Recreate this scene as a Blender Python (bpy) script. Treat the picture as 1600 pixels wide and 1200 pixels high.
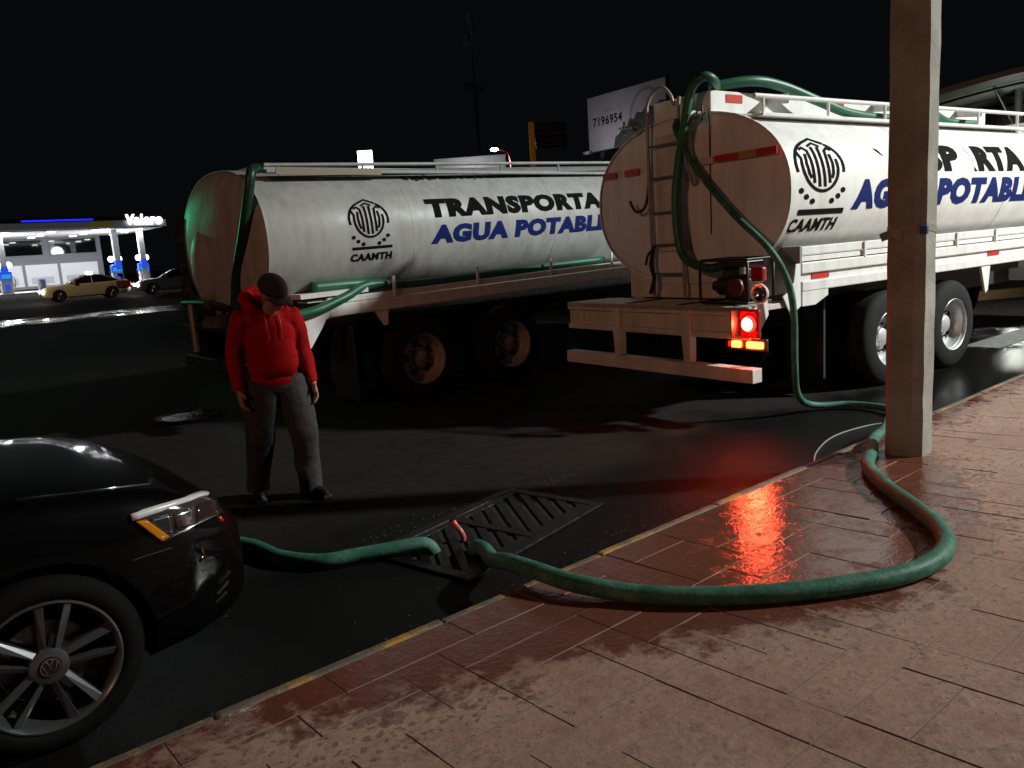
import bpy, bmesh, math, random
import numpy as np
from mathutils import Vector, Matrix
from mathutils.bvhtree import BVHTree
random.seed(7)
PI = math.pi
scene = bpy.context.scene
for o in list(bpy.data.objects): bpy.data.objects.remove(o)
COL = scene.collection

# ------------------------------------------------------------------ camera
CH, PITCH, ROLL, AZ, FPX = 1.72, math.radians(9.8), math.radians(3.9), math.radians(50.5), 1250.0
Fv = Vector((math.cos(AZ)*math.cos(PITCH), math.sin(AZ)*math.cos(PITCH), -math.sin(PITCH)))
r0 = Vector((math.sin(AZ), -math.cos(AZ), 0)); u0 = r0.cross(Fv)
Rv = r0*math.cos(ROLL) - u0*math.sin(ROLL); Uv = u0*math.cos(ROLL) + r0*math.sin(ROLL)
cd = bpy.data.cameras.new('camera'); cam = bpy.data.objects.new('camera', cd); COL.objects.link(cam)
m3 = Matrix((Rv, Uv, -Fv)).transposed()
cam.matrix_world = Matrix.Translation((0, 0, CH)) @ m3.to_4x4()
cd.sensor_width = 36; cd.lens = 36*FPX/1600; cd.clip_start = .05; cd.clip_end = 2000
scene.camera = cam
scene.render.resolution_x, scene.render.resolution_y = 1024, 768

# ------------------------------------------------------------------ night sky, exposure
w = bpy.data.worlds.new('World'); scene.world = w; w.use_nodes = True
bg = w.node_tree.nodes['Background']; bg.inputs[0].default_value = (.0021, .0026, .0030, 1); bg.inputs[1].default_value = 1.0
vs = scene.view_settings; vs.view_transform = 'Standard'; vs.look = 'None'; vs.exposure = 0; vs.gamma = 1
vs.use_curve_mapping = False
scene.cycles.max_bounces = 5; scene.cycles.diffuse_bounces = 2; scene.cycles.glossy_bounces = 3; scene.cycles.transmission_bounces = 2
KEY_POS, KEY_W = Vector((20.58, -10.68, 14.0)), 51000     # street lamp on the pavement, right of the frame
FILL_POS, FILL_W = Vector((-14.0, .0, 7.5)), 1950   # weaker warm lamp behind the photographer

# ------------------------------------------------------------------ helpers
def tag(o, label=None, cat=None, group=None, kind=None):
    if label: o['label'] = label
    if cat: o['category'] = cat
    if group: o['group'] = group
    if kind: o['kind'] = kind
    return o
def empty(name, loc=(0, 0, 0), rz=0, label=None, cat=None, group=None, parent=None):
    o = bpy.data.objects.new(name, None); COL.objects.link(o); o.location = loc; o.rotation_euler = (0, 0, rz)
    o.empty_display_size = .2
    if parent: o.parent = parent
    return tag(o, label, cat, group)
def copy_tree(o, parent=None):
    c = o.copy(); COL.objects.link(c); c.parent = parent
    for ch in list(o.children): copy_tree(ch, c)
    return c
def axes(d):
    d = Vector(d).normalized(); t = Vector((0, 0, 1)) if abs(d.z) < .95 else Vector((1, 0, 0))
    u = d.cross(t).normalized(); return d, u, u.cross(d).normalized()
def spline(pts, n=8):
    P = [Vector(p) for p in pts]; out = []
    for i in range(len(P)-1):
        a = P[i-1] if i else P[0]*2-P[1]; b, c = P[i], P[i+1]; d = P[i+2] if i+2 < len(P) else P[-1]*2-P[-2]
        for k in range(n):
            t = k/n
            out.append(.5*((2*b)+(c-a)*t+(2*a-5*b+4*c-d)*t*t+(3*b-a-3*c+d)*t**3))
    out.append(P[-1]); return out
class MB:
    def __init__(s): s.v = []; s.f = []
    def add(s, vs_, fs):
        n = len(s.v); s.v += [tuple(v) for v in vs_]; s.f += [tuple(i+n for i in f) for f in fs]; return s
    def box(s, x0, x1, y0, y1, z0, z1, M=None):
        V = [Vector((x, y, z)) for z in (z0, z1) for y in (y0, y1) for x in (x0, x1)]
        if M: V = [M @ v for v in V]
        return s.add(V, [(0, 2, 3, 1), (4, 5, 7, 6), (0, 1, 5, 4), (2, 6, 7, 3), (0, 4, 6, 2), (1, 3, 7, 5)])
    def bar(s, p, q, wd, h=None):
        h = h or wd; p, q = Vector(p), Vector(q); d, u, v = axes(q-p); V = []
        for c in (p, q):
            for a, b in ((-1, -1), (1, -1), (1, 1), (-1, 1)): V.append(c+u*a*wd/2+v*b*h/2)
        return s.add(V, [(3, 2, 1, 0), (4, 5, 6, 7)]+[(i, (i+1) % 4, (i+1) % 4+4, i+4) for i in range(4)])
    def cyl(s, p, q, r, r2=None, n=16, cap=True):
        return s.tube([p, q], [r, r if r2 is None else r2], n, cap)
    def tube(s, path, r, n=10, cap=True):
        path = [Vector(p) for p in path]; m = len(path); rr = r if isinstance(r, (list, tuple)) else [r]*m
        V = []; F = []; u = None
        for i, p in enumerate(path):
            t = (path[min(i+1, m-1)]-path[max(i-1, 0)]).normalized()
            if u is None: u = axes(t)[1]
            u = (u-t*u.dot(t)).normalized(); v = t.cross(u)
            for k in range(n):
                a = 2*PI*k/n; V.append(p+(u*math.cos(a)+v*math.sin(a))*rr[i])
        for i in range(m-1):
            for k in range(n):
                F.append((i*n+k, i*n+(k+1) % n, (i+1)*n+(k+1) % n, (i+1)*n+k))
        if cap: F += [tuple(reversed(range(n))), tuple(range((m-1)*n, m*n))]
        return s.add(V, F)
    def lathe(s, prof, M=None, n=32, skip=None):
        # prof (r, h): axis local z; skip(i,k) leaves a face out
        V = []; F = []
        for r, h in prof:
            for k in range(n):
                a = 2*PI*k/n; V.append(Vector((r*math.cos(a), r*math.sin(a), h)))
        for i in range(len(prof)-1):
            for k in range(n):
                if skip and skip(i, k): continue
                F.append((i*n+k, i*n+(k+1) % n, (i+1)*n+(k+1) % n, (i+1)*n+k))
        if M: V = [M @ v for v in V]
        return s.add(V, F)
    def prism(s, poly, d, M=None):
        n = len(poly); V = [Vector((p[0], p[1], 0)) for p in poly]+[Vector((p[0], p[1], d)) for p in poly]
        if M: V = [M @ v for v in V]
        return s.add(V, [tuple(reversed(range(n))), tuple(range(n, 2*n))]+[(i, (i+1) % n, (i+1) % n+n, i+n) for i in range(n)])
    def ball(s, c, rx, ry=None, rz=None, M=None, n=14, m=9):
        ry = ry or rx; rz = rz or rx; V = []; F = []
        for i in range(m+1):
            th = PI*i/m
            for k in range(n):
                a = 2*PI*k/n; v = Vector((rx*math.sin(th)*math.cos(a), ry*math.sin(th)*math.sin(a), rz*math.cos(th)))
                V.append((M.to_3x3() @ v if M else v)+Vector(c))
        for i in range(m):
            for k in range(n): F.append((i*n+k, (i+1)*n+k, (i+1)*n+(k+1) % n, i*n+(k+1) % n))
        return s.add(V, F)
    def grid(s, rows, closed=False):
        n = len(rows[0]); V = [v for r in rows for v in r]; F = []
        for i in range(len(rows)-1):
            for k in range(n if closed else n-1):
                F.append((i*n+k, i*n+(k+1) % n, (i+1)*n+(k+1) % n, (i+1)*n+k))
        return s.add(V, F)
    def mesh(s, name):
        me = bpy.data.meshes.new(name); me.from_pydata(s.v, [], s.f)
        bm = bmesh.new(); bm.from_mesh(me); bmesh.ops.remove_doubles(bm, verts=bm.verts, dist=1e-5)
        bmesh.ops.recalc_face_normals(bm, faces=bm.faces); bm.to_mesh(me); bm.free(); return me
    def build(s, name, mat, parent=None, smooth=None, bevel=0, loc=None):
        me = s.mesh(name); me.materials.append(mat)
        o = bpy.data.objects.new(name, me); COL.objects.link(o)
        if parent: o.parent = parent
        if loc is not None: o.location = loc
        if smooth is not None:
            me.polygons.foreach_set('use_smooth', [True]*len(me.polygons))
            if smooth < 180: me.set_sharp_from_angle(angle=math.radians(smooth))
        if bevel:
            b = o.modifiers.new('bevel', 'BEVEL'); b.width = bevel; b.segments = 2; b.limit_method = 'ANGLE'
        return o
def Mx(x=(1, 0, 0), y=(0, 1, 0), z=(0, 0, 1), t=(0, 0, 0)):
    M = Matrix((Vector(x), Vector(y), Vector(z))).transposed().to_4x4(); M.translation = Vector(t); return M
def wheelM(x, y, z, side):   # lathe axis along y, +h outward (side -1 = towards the kerb)
    return Mx((1, 0, 0), (0, 0, 1) if side < 0 else (0, 0, -1), (0, side, 0), (x, y, z))

# ------------------------------------------------------------------ materials
MATS = {}
def node(nt, t, **k):
    n = nt.nodes.new(t)
    for a, b in k.items(): setattr(n, a, b)
    return n
def mat(name, col, rough=.5, metal=0., var=0., vs=6., bump=0., bs=60., coat=0., emit=None, es=0., spec=.5, trans=0., rvar=0., coord='Object'):
    if name in MATS: return MATS[name]
    m = bpy.data.materials.new(name); m.use_nodes = True; nt = m.node_tree; L = nt.links.new; b = nt.nodes['Principled BSDF']
    b.inputs['Base Color'].default_value = (*col, 1); b.inputs['Roughness'].default_value = rough; b.inputs['Metallic'].default_value = metal
    b.inputs['Specular IOR Level'].default_value = spec; b.inputs['Coat Weight'].default_value = coat; b.inputs['Coat Roughness'].default_value = .06
    b.inputs['Transmission Weight'].default_value = trans
    if emit: b.inputs['Emission Color'].default_value = (*emit, 1); b.inputs['Emission Strength'].default_value = es
    if var or bump or rvar: tc = node(nt, 'ShaderNodeTexCoord')
    if var or rvar:
        n = node(nt, 'ShaderNodeTexNoise'); n.inputs['Scale'].default_value = vs; n.inputs['Detail'].default_value = 6; n.inputs['Roughness'].default_value = .65
        L(tc.outputs[coord], n.inputs['Vector'])
    if var:
        r = node(nt, 'ShaderNodeValToRGB'); e = r.color_ramp.elements; e[0].position = .3; e[1].position = .72
        e[0].color = (*[c*(1-var) for c in col], 1); e[1].color = (*[min(1, c*(1+var*.6)) for c in col], 1)
        L(n.outputs['Fac'], r.inputs[0]); L(r.outputs[0], b.inputs['Base Color'])
    if rvar:
        q = node(nt, 'ShaderNodeMapRange'); q.inputs[1].default_value = .3; q.inputs[2].default_value = .7
        q.inputs[3].default_value = max(.02, rough-rvar); q.inputs[4].default_value = min(1, rough+rvar)
        L(n.outputs['Fac'], q.inputs[0]); L(q.outputs[0], b.inputs['Roughness'])
    if bump:
        n2 = node(nt, 'ShaderNodeTexNoise'); n2.inputs['Scale'].default_value = bs; n2.inputs['Detail'].default_value = 5
        L(tc.outputs[coord], n2.inputs['Vector']); bp = node(nt, 'ShaderNodeBump'); bp.inputs['Strength'].default_value = bump; bp.inputs['Distance'].default_value = .01
        L(n2.outputs['Fac'], bp.inputs['Height']); L(bp.outputs[0], b.inputs['Normal'])
    MATS[name] = m; return m
def math_n(nt, op, a, b=None, c=None, clamp=False):
    n = node(nt, 'ShaderNodeMath', operation=op, use_clamp=clamp)
    for i, v in enumerate((a, b, c)):
        if v is None: continue
        if isinstance(v, (int, float)): n.inputs[i].default_value = v
        else: nt.links.new(v, n.inputs[i])
    return n.outputs[0]
def noise(nt, vec, scale, detail=4, rough=.55):
    n = node(nt, 'ShaderNodeTexNoise'); n.inputs['Scale'].default_value = scale; n.inputs['Detail'].default_value = detail; n.inputs['Roughness'].default_value = rough
    nt.links.new(vec, n.inputs['Vector']); return n.outputs['Fac']
def mixc(nt, f, a, b):
    n = node(nt, 'ShaderNodeMix', data_type='RGBA'); nt.links.new(f, n.inputs[0])
    for i, v in ((6, a), (7, b)):
        if isinstance(v, tuple): n.inputs[i].default_value = (*v, 1)
        else: nt.links.new(v, n.inputs[i])
    return n.outputs[2]
def maprange(nt, v, a, b, c, d):
    q = node(nt, 'ShaderNodeMapRange'); nt.links.new(v, q.inputs[0])
    for i, x in enumerate((a, b, c, d)): q.inputs[i+1].default_value = x
    return q.outputs[0]
def base_mat(name):
    m = bpy.data.materials.new(name); m.use_nodes = True; nt = m.node_tree; MATS[name] = m
    return m, nt, nt.nodes['Principled BSDF'], node(nt, 'ShaderNodeNewGeometry').outputs['Position']

def make_road():
    m, nt, b, P = base_mat('wet_asphalt'); L = nt.links.new
    big = noise(nt, P, .55, 4, .6); fine = noise(nt, P, 140, 3, .7); mid = noise(nt, P, 9, 5, .65)
    sx = node(nt, 'ShaderNodeSeparateXYZ'); L(P, sx.inputs[0])
    gut = maprange(nt, sx.outputs[1], 3.3, 5.0, .32, 0.)            # water runs along the gutter
    wet = math_n(nt, 'ADD', big, gut)
    wet = math_n(nt, 'ADD', wet, math_n(nt, 'MULTIPLY', math_n(nt, 'SUBTRACT', mid, .5), .25))
    far = maprange(nt, sx.outputs[1], 4.2, 6.5, 0., .16)              # the carriageway has drained
    band = maprange(nt, math_n(nt, 'ABSOLUTE', math_n(nt, 'SUBTRACT', sx.outputs[1], 35.)), 1.0, 3.5, .34, 0.)   # flooded far gutter
    wet = math_n(nt, 'ADD', math_n(nt, 'SUBTRACT', wet, far), band)
    wet = maprange(nt, wet, .50, .70, 0., 1.)
    agg = noise(nt, P, 75, 3, .7)
    dry = mixc(nt, math_n(nt, 'ADD', math_n(nt, 'MULTIPLY', mid, .6), math_n(nt, 'MULTIPLY', agg, .4)), (.002, .002, .0018), (.034, .030, .027))
    vc = node(nt, 'ShaderNodeTexVoronoi', feature='DISTANCE_TO_EDGE'); vc.inputs['Scale'].default_value = .55
    wv = node(nt, 'ShaderNodeVectorMath', operation='MULTIPLY_ADD'); nw = node(nt, 'ShaderNodeTexNoise'); nw.inputs['Scale'].default_value = 2.5; nw.inputs['Detail'].default_value = 5
    L(P, nw.inputs['Vector']); L(nw.outputs['Color'], wv.inputs[0]); wv.inputs[1].default_value = (.5, .5, .5); L(P, wv.inputs[2]); L(wv.outputs[0], vc.inputs['Vector'])
    dry = mixc(nt, maprange(nt, vc.outputs['Distance'], .0, .009, .5, 0.), dry, (.002, .002, .002))
    clear = maprange(nt, sx.outputs[0], 6.6, 8.2, 0., 1.)
    L(mixc(nt, wet, dry, (.007, .0072, .007)), b.inputs['Base Color'])
    rw = node(nt, 'ShaderNodeMix', data_type='FLOAT'); L(wet, rw.inputs[0]); rw.inputs[2].default_value = .8
    cl2 = math_n(nt, 'MAXIMUM', clear, maprange(nt, sx.outputs[1], 8., 12., 0., 1.)); L(maprange(nt, cl2, 0, 1, .36, .09), rw.inputs[3]); L(rw.outputs[0], b.inputs['Roughness'])
    sp_ = node(nt, 'ShaderNodeMix', data_type='FLOAT'); L(wet, sp_.inputs[0]); sp_.inputs[2].default_value = .07; L(maprange(nt, cl2, 0, 1, .07, .35), sp_.inputs[3]); L(sp_.outputs[0], b.inputs['Specular IOR Level'])
    bp = node(nt, 'ShaderNodeBump'); bp.inputs['Distance'].default_value = .006
    bs_ = node(nt, 'ShaderNodeMix', data_type='FLOAT'); L(wet, bs_.inputs[0]); bs_.inputs[2].default_value = 1.; L(maprange(nt, cl2, 0, 1, .75, .12), bs_.inputs[3]); L(bs_.outputs[0], bp.inputs['Strength']); L(fine, bp.inputs['Height']); L(bp.outputs[0], b.inputs['Normal'])
    return m
def make_paving():
    m, nt, b, P = base_mat('stamped_red_concrete'); L = nt.links.new
    sx = node(nt, 'ShaderNodeSeparateXYZ'); L(P, sx.inputs[0])
    n1 = noise(nt, P, 1.3, 5, .6); n2 = noise(nt, P, 8, 6, .7); n3 = noise(nt, P, 34, 4, .65); n4 = noise(nt, P, 150, 3, .6)
    # wet strip near the kerb, widest where the hose spilled
    dk = math_n(nt, 'SUBTRACT', 2.8, sx.outputs[1])
    dx = math_n(nt, 'ABSOLUTE', math_n(nt, 'SUBTRACT', sx.outputs[0], 3.5))
    reach = maprange(nt, dx, .5, 2.6, 1.45, .20)
    ed = math_n(nt, 'ADD', math_n(nt, 'SUBTRACT', reach, dk), math_n(nt, 'MULTIPLY', math_n(nt, 'SUBTRACT', n1, .5), .5))
    ed = math_n(nt, 'ADD', ed, math_n(nt, 'MULTIPLY', math_n(nt, 'SUBTRACT', n2, .5), 1.0))
    wet = maprange(nt, ed, -.06, .14, 0., 1.)
    near = maprange(nt, ed, -.75, .0, 0., 1.)                       # splash zone round the wet patch
    v = node(nt, 'ShaderNodeTexVoronoi'); v.inputs['Scale'].default_value = 25; v.inputs['Randomness'].default_value = 1
    va = node(nt, 'ShaderNodeVectorMath', operation='ADD'); L(P, va.inputs[0])
    nv = node(nt, 'ShaderNodeTexNoise'); nv.inputs['Scale'].default_value = 26; L(P, nv.inputs['Vector'])
    vm = node(nt, 'ShaderNodeVectorMath', operation='SCALE'); L(nv.outputs['Color'], vm.inputs[0]); vm.inputs['Scale'].default_value = .06
    L(vm.outputs[0], va.inputs[1]); L(va.outputs[0], v.inputs['Vector'])
    rad = math_n(nt, 'MULTIPLY', maprange(nt, n1, .34, .66, .04, .44), maprange(nt, near, 0, 1, .42, 1.2))
    spot = maprange(nt, math_n(nt, 'SUBTRACT', rad, v.outputs['Distance']), -.03, .03, 0., 1.)
    v2 = node(nt, 'ShaderNodeTexVoronoi'); v2.inputs['Scale'].default_value = 7.5; L(va.outputs[0], v2.inputs['Vector'])
    spot2 = maprange(nt, math_n(nt, 'SUBTRACT', math_n(nt, 'MULTIPLY', rad, .5), v2.outputs['Distance']), -.02, .03, 0., .8); spot = math_n(nt, 'MAXIMUM', spot, spot2)
    blot = maprange(nt, math_n(nt, 'ADD', n2, math_n(nt, 'MULTIPLY', n3, .5)), .74, .92, 0., 1.)
    dry = mixc(nt, maprange(nt, math_n(nt, 'ADD', math_n(nt, 'MULTIPLY', n2, .65), math_n(nt, 'MULTIPLY', n1, .35)), .36, .62, 0, 1), (.205, .105, .076), (.40, .27, .208))
    dry = mixc(nt, math_n(nt, 'MULTIPLY', blot, .75), dry, (.15, .07, .05))
    dry = mixc(nt, math_n(nt, 'MULTIPLY', maprange(nt, n4, .45, .75, 0, 1), .35), dry, (.48, .37, .31))
    damp = mixc(nt, n3, (.095, .030, .018), (.14, .050, .032))
    stain = math_n(nt, 'MAXIMUM', math_n(nt, 'MULTIPLY', spot, .58), 0.)
    c = mixc(nt, stain, dry, (.085, .038, .027)); c = mixc(nt, wet, c, damp); L(c, b.inputs['Base Color'])
    film = math_n(nt, 'MULTIPLY', wet, maprange(nt, n2, .34, .56, .55, 1.))
    L(maprange(nt, film, 0, 1, .82, .055), b.inputs['Roughness']); L(maprange(nt, film, 0, 1, .25, 1.0), b.inputs['Specular IOR Level'])
    bp = node(nt, 'ShaderNodeBump'); bp.inputs['Distance'].default_value = .012
    L(maprange(nt, film, 0, 1, .32, .17), bp.inputs['Strength'])
    L(math_n(nt, 'ADD', n3, math_n(nt, 'MULTIPLY', n2, 1.2)), bp.inputs['Height']); L(bp.outputs[0], b.inputs['Normal'])
    return m
def make_kerb():
    m, nt, b, P = base_mat('painted_kerb'); L = nt.links.new
    n1 = noise(nt, P, 3, 5, .7); n2 = noise(nt, P, 40, 4, .7)
    f = maprange(nt, math_n(nt, 'ADD', math_n(nt, 'MULTIPLY', n1, .8), math_n(nt, 'MULTIPLY', n2, .3)), .54, .64, 0, .9)
    L(mixc(nt, f, (.10, .088, .066), (.34, .19, .025)), b.inputs['Base Color']); b.inputs['Roughness'].default_value = .55
    bp = node(nt, 'ShaderNodeBump'); bp.inputs['Distance'].default_value = .01; bp.inputs['Strength'].default_value = .7
    L(n2, bp.inputs['Height']); L(bp.outputs[0], b.inputs['Normal']); return m
def make_paint(name, col, dirt=.5):
    # glossy tanker enamel with vertical road-grime streaks
    m, nt, b, P = base_mat(name); L = nt.links.new
    tc = node(nt, 'ShaderNodeTexCoord'); mp = node(nt, 'ShaderNodeMapping'); mp.inputs['Scale'].default_value = (5, 5, .5); L(tc.outputs['Object'], mp.inputs[0])
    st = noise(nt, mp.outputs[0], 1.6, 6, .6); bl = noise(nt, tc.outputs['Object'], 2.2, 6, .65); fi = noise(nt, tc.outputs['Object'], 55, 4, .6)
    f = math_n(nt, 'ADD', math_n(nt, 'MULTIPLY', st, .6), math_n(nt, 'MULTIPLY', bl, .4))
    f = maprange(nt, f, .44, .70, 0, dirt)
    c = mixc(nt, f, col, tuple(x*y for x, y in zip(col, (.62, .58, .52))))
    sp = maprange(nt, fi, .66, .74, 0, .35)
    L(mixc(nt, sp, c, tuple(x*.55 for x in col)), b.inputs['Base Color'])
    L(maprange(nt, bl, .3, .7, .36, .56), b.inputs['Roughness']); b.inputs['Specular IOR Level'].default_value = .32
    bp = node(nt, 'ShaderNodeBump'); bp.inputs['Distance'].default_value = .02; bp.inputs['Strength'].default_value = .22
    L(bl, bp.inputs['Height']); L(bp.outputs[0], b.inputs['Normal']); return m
def make_concrete():
    m, nt, b, P = base_mat('weathered_concrete'); L = nt.links.new
    n1 = noise(nt, P, 3, 6, .65); n2 = noise(nt, P, 30, 5, .7)
    c = mixc(nt, maprange(nt, n1, .3, .7, 0, 1), (.20, .185, .155), (.36, .34, .295)); c = mixc(nt, maprange(nt, n2, .58, .74, 0, .6), c, (.10, .09, .075))
    L(c, b.inputs['Base Color']); b.inputs['Roughness'].default_value = .85
    bp = node(nt, 'ShaderNodeBump'); bp.inputs['Distance'].default_value = .012; bp.inputs['Strength'].default_value = .6
    L(n2, bp.inputs['Height']); L(bp.outputs[0], b.inputs['Normal']); return m
road_m, pave_m, kerb_m, conc_m = make_road(), make_paving(), make_kerb(), make_concrete()
white_m = make_paint('tanker_white', (.74, .745, .73), .55)
white2_m = make_paint('tanker_white_dimmed_grimy', (.40, .41, .405), .85)  # base white darkened for the weaker light on this tanker; streaks are grime
skirt_m = make_paint('skirt_white', (.70, .70, .69), .6)
rear_m = make_paint('bumper_white', (.62, .57, .52), .8)
black_ink = mat('black_lettering', (.006, .0065, .006), .85, spec=.06); blue_ink = mat('blue_lettering', (.006, .016, .115), .8, spec=.1)
rubber = mat('tyre_rubber', (.010, .010, .010), .8, spec=.2, var=.3, vs=12, bump=.3, bs=90)
under = mat('chassis_black', (.012, .011, .010), .65, var=.4, vs=9)
silver = mat('wheel_silver', (.55, .56, .57), .42, .5, var=.25, vs=9)
rusty = mat('wheel_rusty_tan', (.30, .26, .22), .6, .1, var=.4, vs=7)
chrome = mat('chrome', (.75, .75, .75), .12, 1)
steel = mat('galvanised_steel', (.36, .36, .35), .4, .7, var=.25)
darksteel = mat('dark_steel', (.05, .047, .044), .5, .5, var=.3)
def make_hose():
    m, nt, b, P = base_mat('green_rubber_hose'); L = nt.links.new
    n1 = noise(nt, P, 6, 6, .7); n2 = noise(nt, P, 45, 4, .7)
    c = mixc(nt, maprange(nt, n1, .35, .65, 0, 1), (.020, .088, .058), (.055, .165, .118))
    c = mixc(nt, maprange(nt, math_n(nt, 'ADD', math_n(nt, 'MULTIPLY', n2, .6), math_n(nt, 'MULTIPLY', n1, .4)), .50, .68, 0, .75), c, (.17, .20, .165))
    L(c, b.inputs['Base Color']); L(maprange(nt, n1, .3, .7, .42, .62), b.inputs['Roughness']); b.inputs['Specular IOR Level'].default_value = .18
    bp = node(nt, 'ShaderNodeBump'); bp.inputs['Distance'].default_value = .006; bp.inputs['Strength'].default_value = .5
    L(math_n(nt, 'ADD', n2, n1), bp.inputs['Height']); L(bp.outputs[0], b.inputs['Normal']); return m
hose_m = make_hose()
hosewet = mat('green_hose_on_tank', (.014, .115, .062), .45, var=.3, vs=5)
redtape = mat('red_reflective_tape', (.50, .025, .018), .35); yeltape = mat('yellow_reflective_tape', (.45, .27, .07), .4)
red_lit = mat('red_lamp_lit', (.6, .02, .01), .3, emit=(1, .008, .006), es=14)
red_core = mat('red_lamp_bulb', (.8, .3, .2), .3, emit=(1, .07, .025), es=520)
amber_lit = mat('red_led_lit', (.6, .05, .01), .3, emit=(1, .045, .008), es=34)
red_plastic = mat('red_plastic', (.30, .012, .010), .25, coat=.5)
glass_dark = mat('dark_glass', (.006, .007, .008), .05, spec=.6)
black_paint = mat('black_car_paint', (.0013, .0015, .0017), .5, coat=.34, spec=.04)
black_plastic = mat('black_plastic', (.010, .010, .010), .45)

# ------------------------------------------------------------------ ground
def gz(y): return 0. if y < 20 else (.0078*(y-20) if y < 110 else .70)
b = MB(); xs = [-400, -150, -60, -20, 0, 10, 20, 40, 80, 200, 500]; ys = [2.7, 6, 10, 20, 35, 53, 80, 110, 200, 600]
b.grid([[(x, y, gz(y)) for x in xs] for y in ys])
tag(b.build('road', road_m, smooth=30), kind='structure')
b = MB(); b.grid([[(x, y, -.01) for x in (-400, 0, 500)] for y in (-600, -60, 2.71)])
tag(b.build('ground', mat('dark_earth', (.03, .028, .025), .9, var=.3), smooth=30), kind='structure')
# kerb: a run of separate stones
KY, KZ, SL = 2.8, .12, math.tan(math.radians(2.5))
def pz(y): return KZ+(KY-y)*SL
kerb = empty('kerb'); tag(kerb, kind='structure')
kb = {}
x = -8.0; rk = random.Random(3)
while x < 40:
    L_ = rk.choice((1.0, 1.0, 1.2)) if x < 14 else 2.0
    if L_ not in kb:
        me = MB().box(.004, L_-.004, KY-.045, KY+.006, -.1, KZ+.004).mesh('kerb_stone'); me.materials.append(kerb_m); kb[L_] = me
    o = bpy.data.objects.new('kerb_stone', kb[L_]); COL.objects.link(o); o.parent = kerb; o.location = (x, rk.uniform(-.006, .006), rk.uniform(-.005, .004))
    bv = o.modifiers.new('b', 'BEVEL'); bv.width = .012; bv.segments = 2
    x += L_
# pavement: recessed bed with stamped pieces on a 0.2 m module
bed = MB(); bed.grid([[(x, y, pz(y)-.004) for x in (-30, 0, 15, 60)] for y in (-12, -2, KY-.05)])
pav = bed.build('pavement', mat('joint_dirt', (.165, .10, .075), .9, var=.3)); tag(pav, kind='structure')
rg = random.Random(11); NX, NY, X0, U = 150, 48, -2.99, .2
occ = [[False]*NY for _ in range(NX)]; pieces = []
for i in range(NX):
    for j in range(NY):
        if occ[i][j]: continue
        opts = [(2, 1), (1, 2), (2, 2), (2, 1), (1, 2), (3, 1), (1, 3)]; rg.shuffle(opts); opts.append((1, 1))
        for wx, wy in opts:
            if i+wx <= NX and j+wy <= NY and not any(occ[i+a][j+c] for a in range(wx) for c in range(wy)):
                if wx*wy == 1 and rg.random() < .55: continue
                for a in range(wx):
                    for c in range(wy): occ[i+a][j+c] = True
                pieces.append((i, j, wx, wy)); break
        else:
            occ[i][j] = True; pieces.append((i, j, 1, 1))
TOPY = KY-.048
def piece_size(p):
    c = Vector((X0+(p[0]+p[2]/2)*U, TOPY-(p[1]+p[3]/2)*U, .2))-Vector((0, 0, CH)); d = c.dot(Fv)
    if d < .5: return -1
    px, py = 800+FPX*c.dot(Rv)/d, 600-FPX*c.dot(Uv)/d
    if px < -150 or px > 1750 or py > 1350: return -1
    return p[2]*p[3]/d**3
pieces.sort(key=piece_size, reverse=True)
G = .0010; pm = {}; rot = Matrix.Rotation(-math.atan(SL), 4, 'X')
def piece_mesh(wx, wy):
    a, c, bv, dp = wx*U/2-G, wy*U/2-.0004, .0028, .02
    V = [(-a, -c, -dp), (a, -c, -dp), (a, c, -dp), (-a, c, -dp), (-a, -c, -bv), (a, -c, -bv), (a, c, -bv), (-a, c, -bv),
         (-a+bv, -c+bv, 0), (a-bv, -c+bv, 0), (a-bv, c-bv, 0), (-a+bv, c-bv, 0)]
    F = [(8, 9, 10, 11)]
    for q in (0, 4): F += [(q+i, q+(i+1) % 4, q+4+(i+1) % 4, q+4+i) for i in range(4)]
    return V, F
rest = MB(); ntile = 0
for p in pieces:
    i, j, wx, wy = p; cx, cy = X0+(i+wx/2)*U, TOPY-(j+wy/2)*U; cz = pz(cy)+rg.uniform(-.0025, .001)
    M = Matrix.Translation((cx, cy, cz)) @ rot @ Matrix.Rotation(rg.uniform(-.006, .006), 4, 'X') @ Matrix.Rotation(rg.uniform(-.006, .006), 4, 'Y')
    if ntile < 300 and piece_size(p) > 0:
        if (wx, wy) not in pm:
            mb = MB().add(*piece_mesh(wx, wy)); me_ = pm[(wx, wy)] = mb.mesh('stamped_piece'); me_.materials.append(pave_m); me_.materials.append(MATS['joint_dirt']); me_.materials.append(mat('joint_pale', (.20, .125, .095), .9, var=.3, coord='Object'))
            for pg in me_.polygons: pg.material_index = 0 if pg.normal.z > .9 else (1 if abs(pg.normal.x) > .5 else 2)
        o = bpy.data.objects.new('stamped_piece', pm[(wx, wy)]); COL.objects.link(o); o.parent = pav; o.matrix_local = M; ntile += 1
    else:
        V, F = piece_mesh(wx, wy); rest.add([M @ Vector(v) for v in V], F)
ro = tag(rest.build('paving', pave_m, pav), kind='stuff'); ro.data.materials.append(MATS['joint_pale'])
for pg in ro.data.polygons: pg.material_index = 0 if pg.normal.z > .95 else 1

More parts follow.
